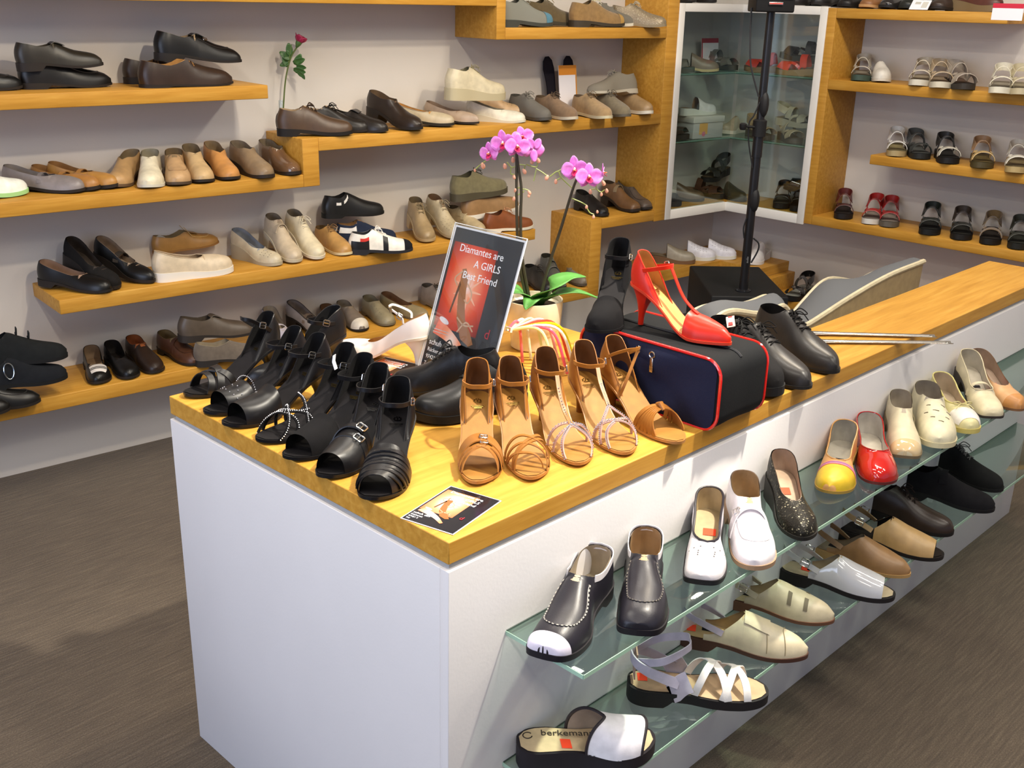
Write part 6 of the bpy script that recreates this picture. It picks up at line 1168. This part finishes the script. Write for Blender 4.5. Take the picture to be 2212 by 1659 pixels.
kd('c4', 'black strappy dance sandal outlined with rhinestone chains', KS, front=[(q, .007, KS) for q in K4], sparkle=[(q, 30) for q in K4])
kd('c5', 'black satin open-toe dance shoe with a plain smooth vamp', KFT, vamp=(.58, .90, PV), toe='round')
kd('c6', 'black dance sandal with studded toe band and rhinestone edge', KFT, vamp=(.64, .88, PV), sparkle=[([(.64, 2), (.62, 45), (.61, 90), (.62, 135), (.64, 178)], 30), ([(.72, 30), (.76, 60), (.72, 90), (.78, 120), (.72, 150)], 8), ([(.80, 40), (.82, 80), (.79, 130)], 6)])
kd('c7', 'black crossed-strap dance sandal at the far left counter corner', KL, front=[([(.62, 2), (.68, 50), (.74, 100), (.80, 178)], .016, KL), ([(.80, 2), (.74, 50), (.68, 100), (.62, 178)], .016, KL), ([(.88, 2), (.82, 60), (.80, 120), (.84, 178)], .014, KL)], anz=.06)
dance('c8', 'black leather closed pump behind the black sandals, heel toward the white pump', KL, KF, inner='s:#171617', toe='almond', group=GT, vamp=(.56, 1, [(0, .06), (.5, .052), (.7, .042), (.85, .036), (.95, .026), (1, .012)]), place_=(.148, .772, .825, 176, .23, 0), cupz=[(0, .066), (.10, .064), (.22, .056), (.32, .044), (.36, .04)], heelc=KL)
shoe('c9', 'lace', 'dance_sneaker', 'dance shoe', 'black soft leather dance shoe lying in front of the poster', KL, foot='x:#2a2a2a', lin_='x:#2b2a2a', sole='r:#1a1919', hi=True, group=GT, place_=(.355, .565, .825, 119, .24, 0), pitch=7, hl=.014, ts=.006, laces='t:#2a2828', toe='round')
shoe('c9b', 'lace', 'dance_sneaker', 'dance shoe', 'black dance sneaker with thick split sole behind the tan sandals', 'l:#1a1a1b', foot='x:#222222', sole='r:#141415', hi=True, group=GT, place_=(.270, .392, .825, 162, .235, 0), hl=.012, ts=.018, laces='t:#232323', toe='round')
PUMPW = 'f:#dcd6d2'
shoe('c10', 'pump', 'pump', 'dance shoe', 'white satin pump with a rhinestone ankle strap beside the poster', PUMPW, foot='x:#b88a4c', lin_='x:#b89468', sole='l:#c4b8a8', hi=True, group=GT, place_=(.412, .822, .825, 117, .215, 0), high=.058, style='heel', toe='almond', heelc=PUMPW, tip=.008, ut=.66, extra=lambda la, root, zf: (ankle(la, root, PUMPW, .058, .40, .005, bside=1, back=.22, bz=.045), mesh('rhinestone_clasp', *tube_geo(np.array([(la.x(.36), .018, float(la.zf(.2))+.058), (la.x(.37), .02, float(la.zf(.2))+.07)]), .004, 6), M('m:#e6e0d0'), root)))
P['bag_black'] = (.600, .225, .970, -150, .245, 0)
kd('bag_black', 'black suede dance shoe with silver buckle standing on the shoe bag', KS, vamp=(.60, 1, [(0, .06), (.5, .052), (.7, .044), (.85, .038), (.95, .028), (1, .012)]), place_=P['bag_black'], heelh=.072, cupz=[(0, .068), (.10, .066), (.22, .05), (.30, .03), (.36, .015)])
P['bag_red'] = (.742, .010, .970, -86, .235, 0)
RD = 'f:#c42208'
dance('bag_red', 'orange-red T-strap dance pump standing on the shoe bag', RD, 'x:#c08a48', inner='x:#b07c40', heelc=RD, sole='l:#c83a20', toe='point', group=GT, vamp=(.60, 1, [(0, .06), (.5, .052), (.66, .045), (.8, .038), (.92, .028), (1, .011)]), tstrap=[(.50, 90), (.60, 90), (.66, 90)], place_=P['bag_red'], heelh=.078, name='dance_pump', anz=.040, tip=.0055)
shoe('ox0', 'lace', 'lace_up_shoe', 'dance shoe', 'black leather lace-up in front, right of the shoe bag', 'l:#262322', foot='x:#1e1c1b', sole='r:#1a1817', hi=True, group=GT, place_=(1.0, -.030, .825, -104, .27, 0), hl=.02, ts=.007, laces='t:#1c1a1a', toe='almond')
shoe('ox1', 'lace', 'lace_up_shoe', 'dance shoe', 'black leather lace-up behind its pair, beside the steel shoehorns', 'l:#2a2725', foot='x:#1e1c1b', sole='r:#1a1817', hi=True, group=GT, place_=(1.135, -.020, .825, -108, .27, 0), hl=.02, ts=.007, laces='t:#1c1a1a', toe='almond')
shoe('ox2', 'lace', 'dance_sneaker', 'dance shoe', 'black chunky dance sneaker with a red and white tag against the shoe bag', 's:#1a191a', foot='x:#1c1a1a', sole='r:#131314', hi=True, group=GT, place_=(.905, -.012, .825, -110, .25, 0), hl=.014, ts=.022, laces='t:#1a1a1a', ztl=[(a, b*1.25) for a, b in ZT['lace']], extra=lambda la, root, zf: (mesh('paper_tag', *ribbon_geo(np.array([la.pt(.33, 112, .004, .105), la.pt(.37, 118, .012, .102), la.pt(.43, 126, .014, .095)]), np.array([(.5, -.6, .6)]*3), .018, .001), M('w:#b8a09a'), root), mesh('red_tag_print', *ribbon_geo(np.array([la.pt(.345, 114, .0085, .104), la.pt(.42, 125, .0155, .096)]), np.array([(.5, -.6, .6)]*2), .009, .001), M('w:#b82a2a'), root)))
bpy.context.view_layer.update()
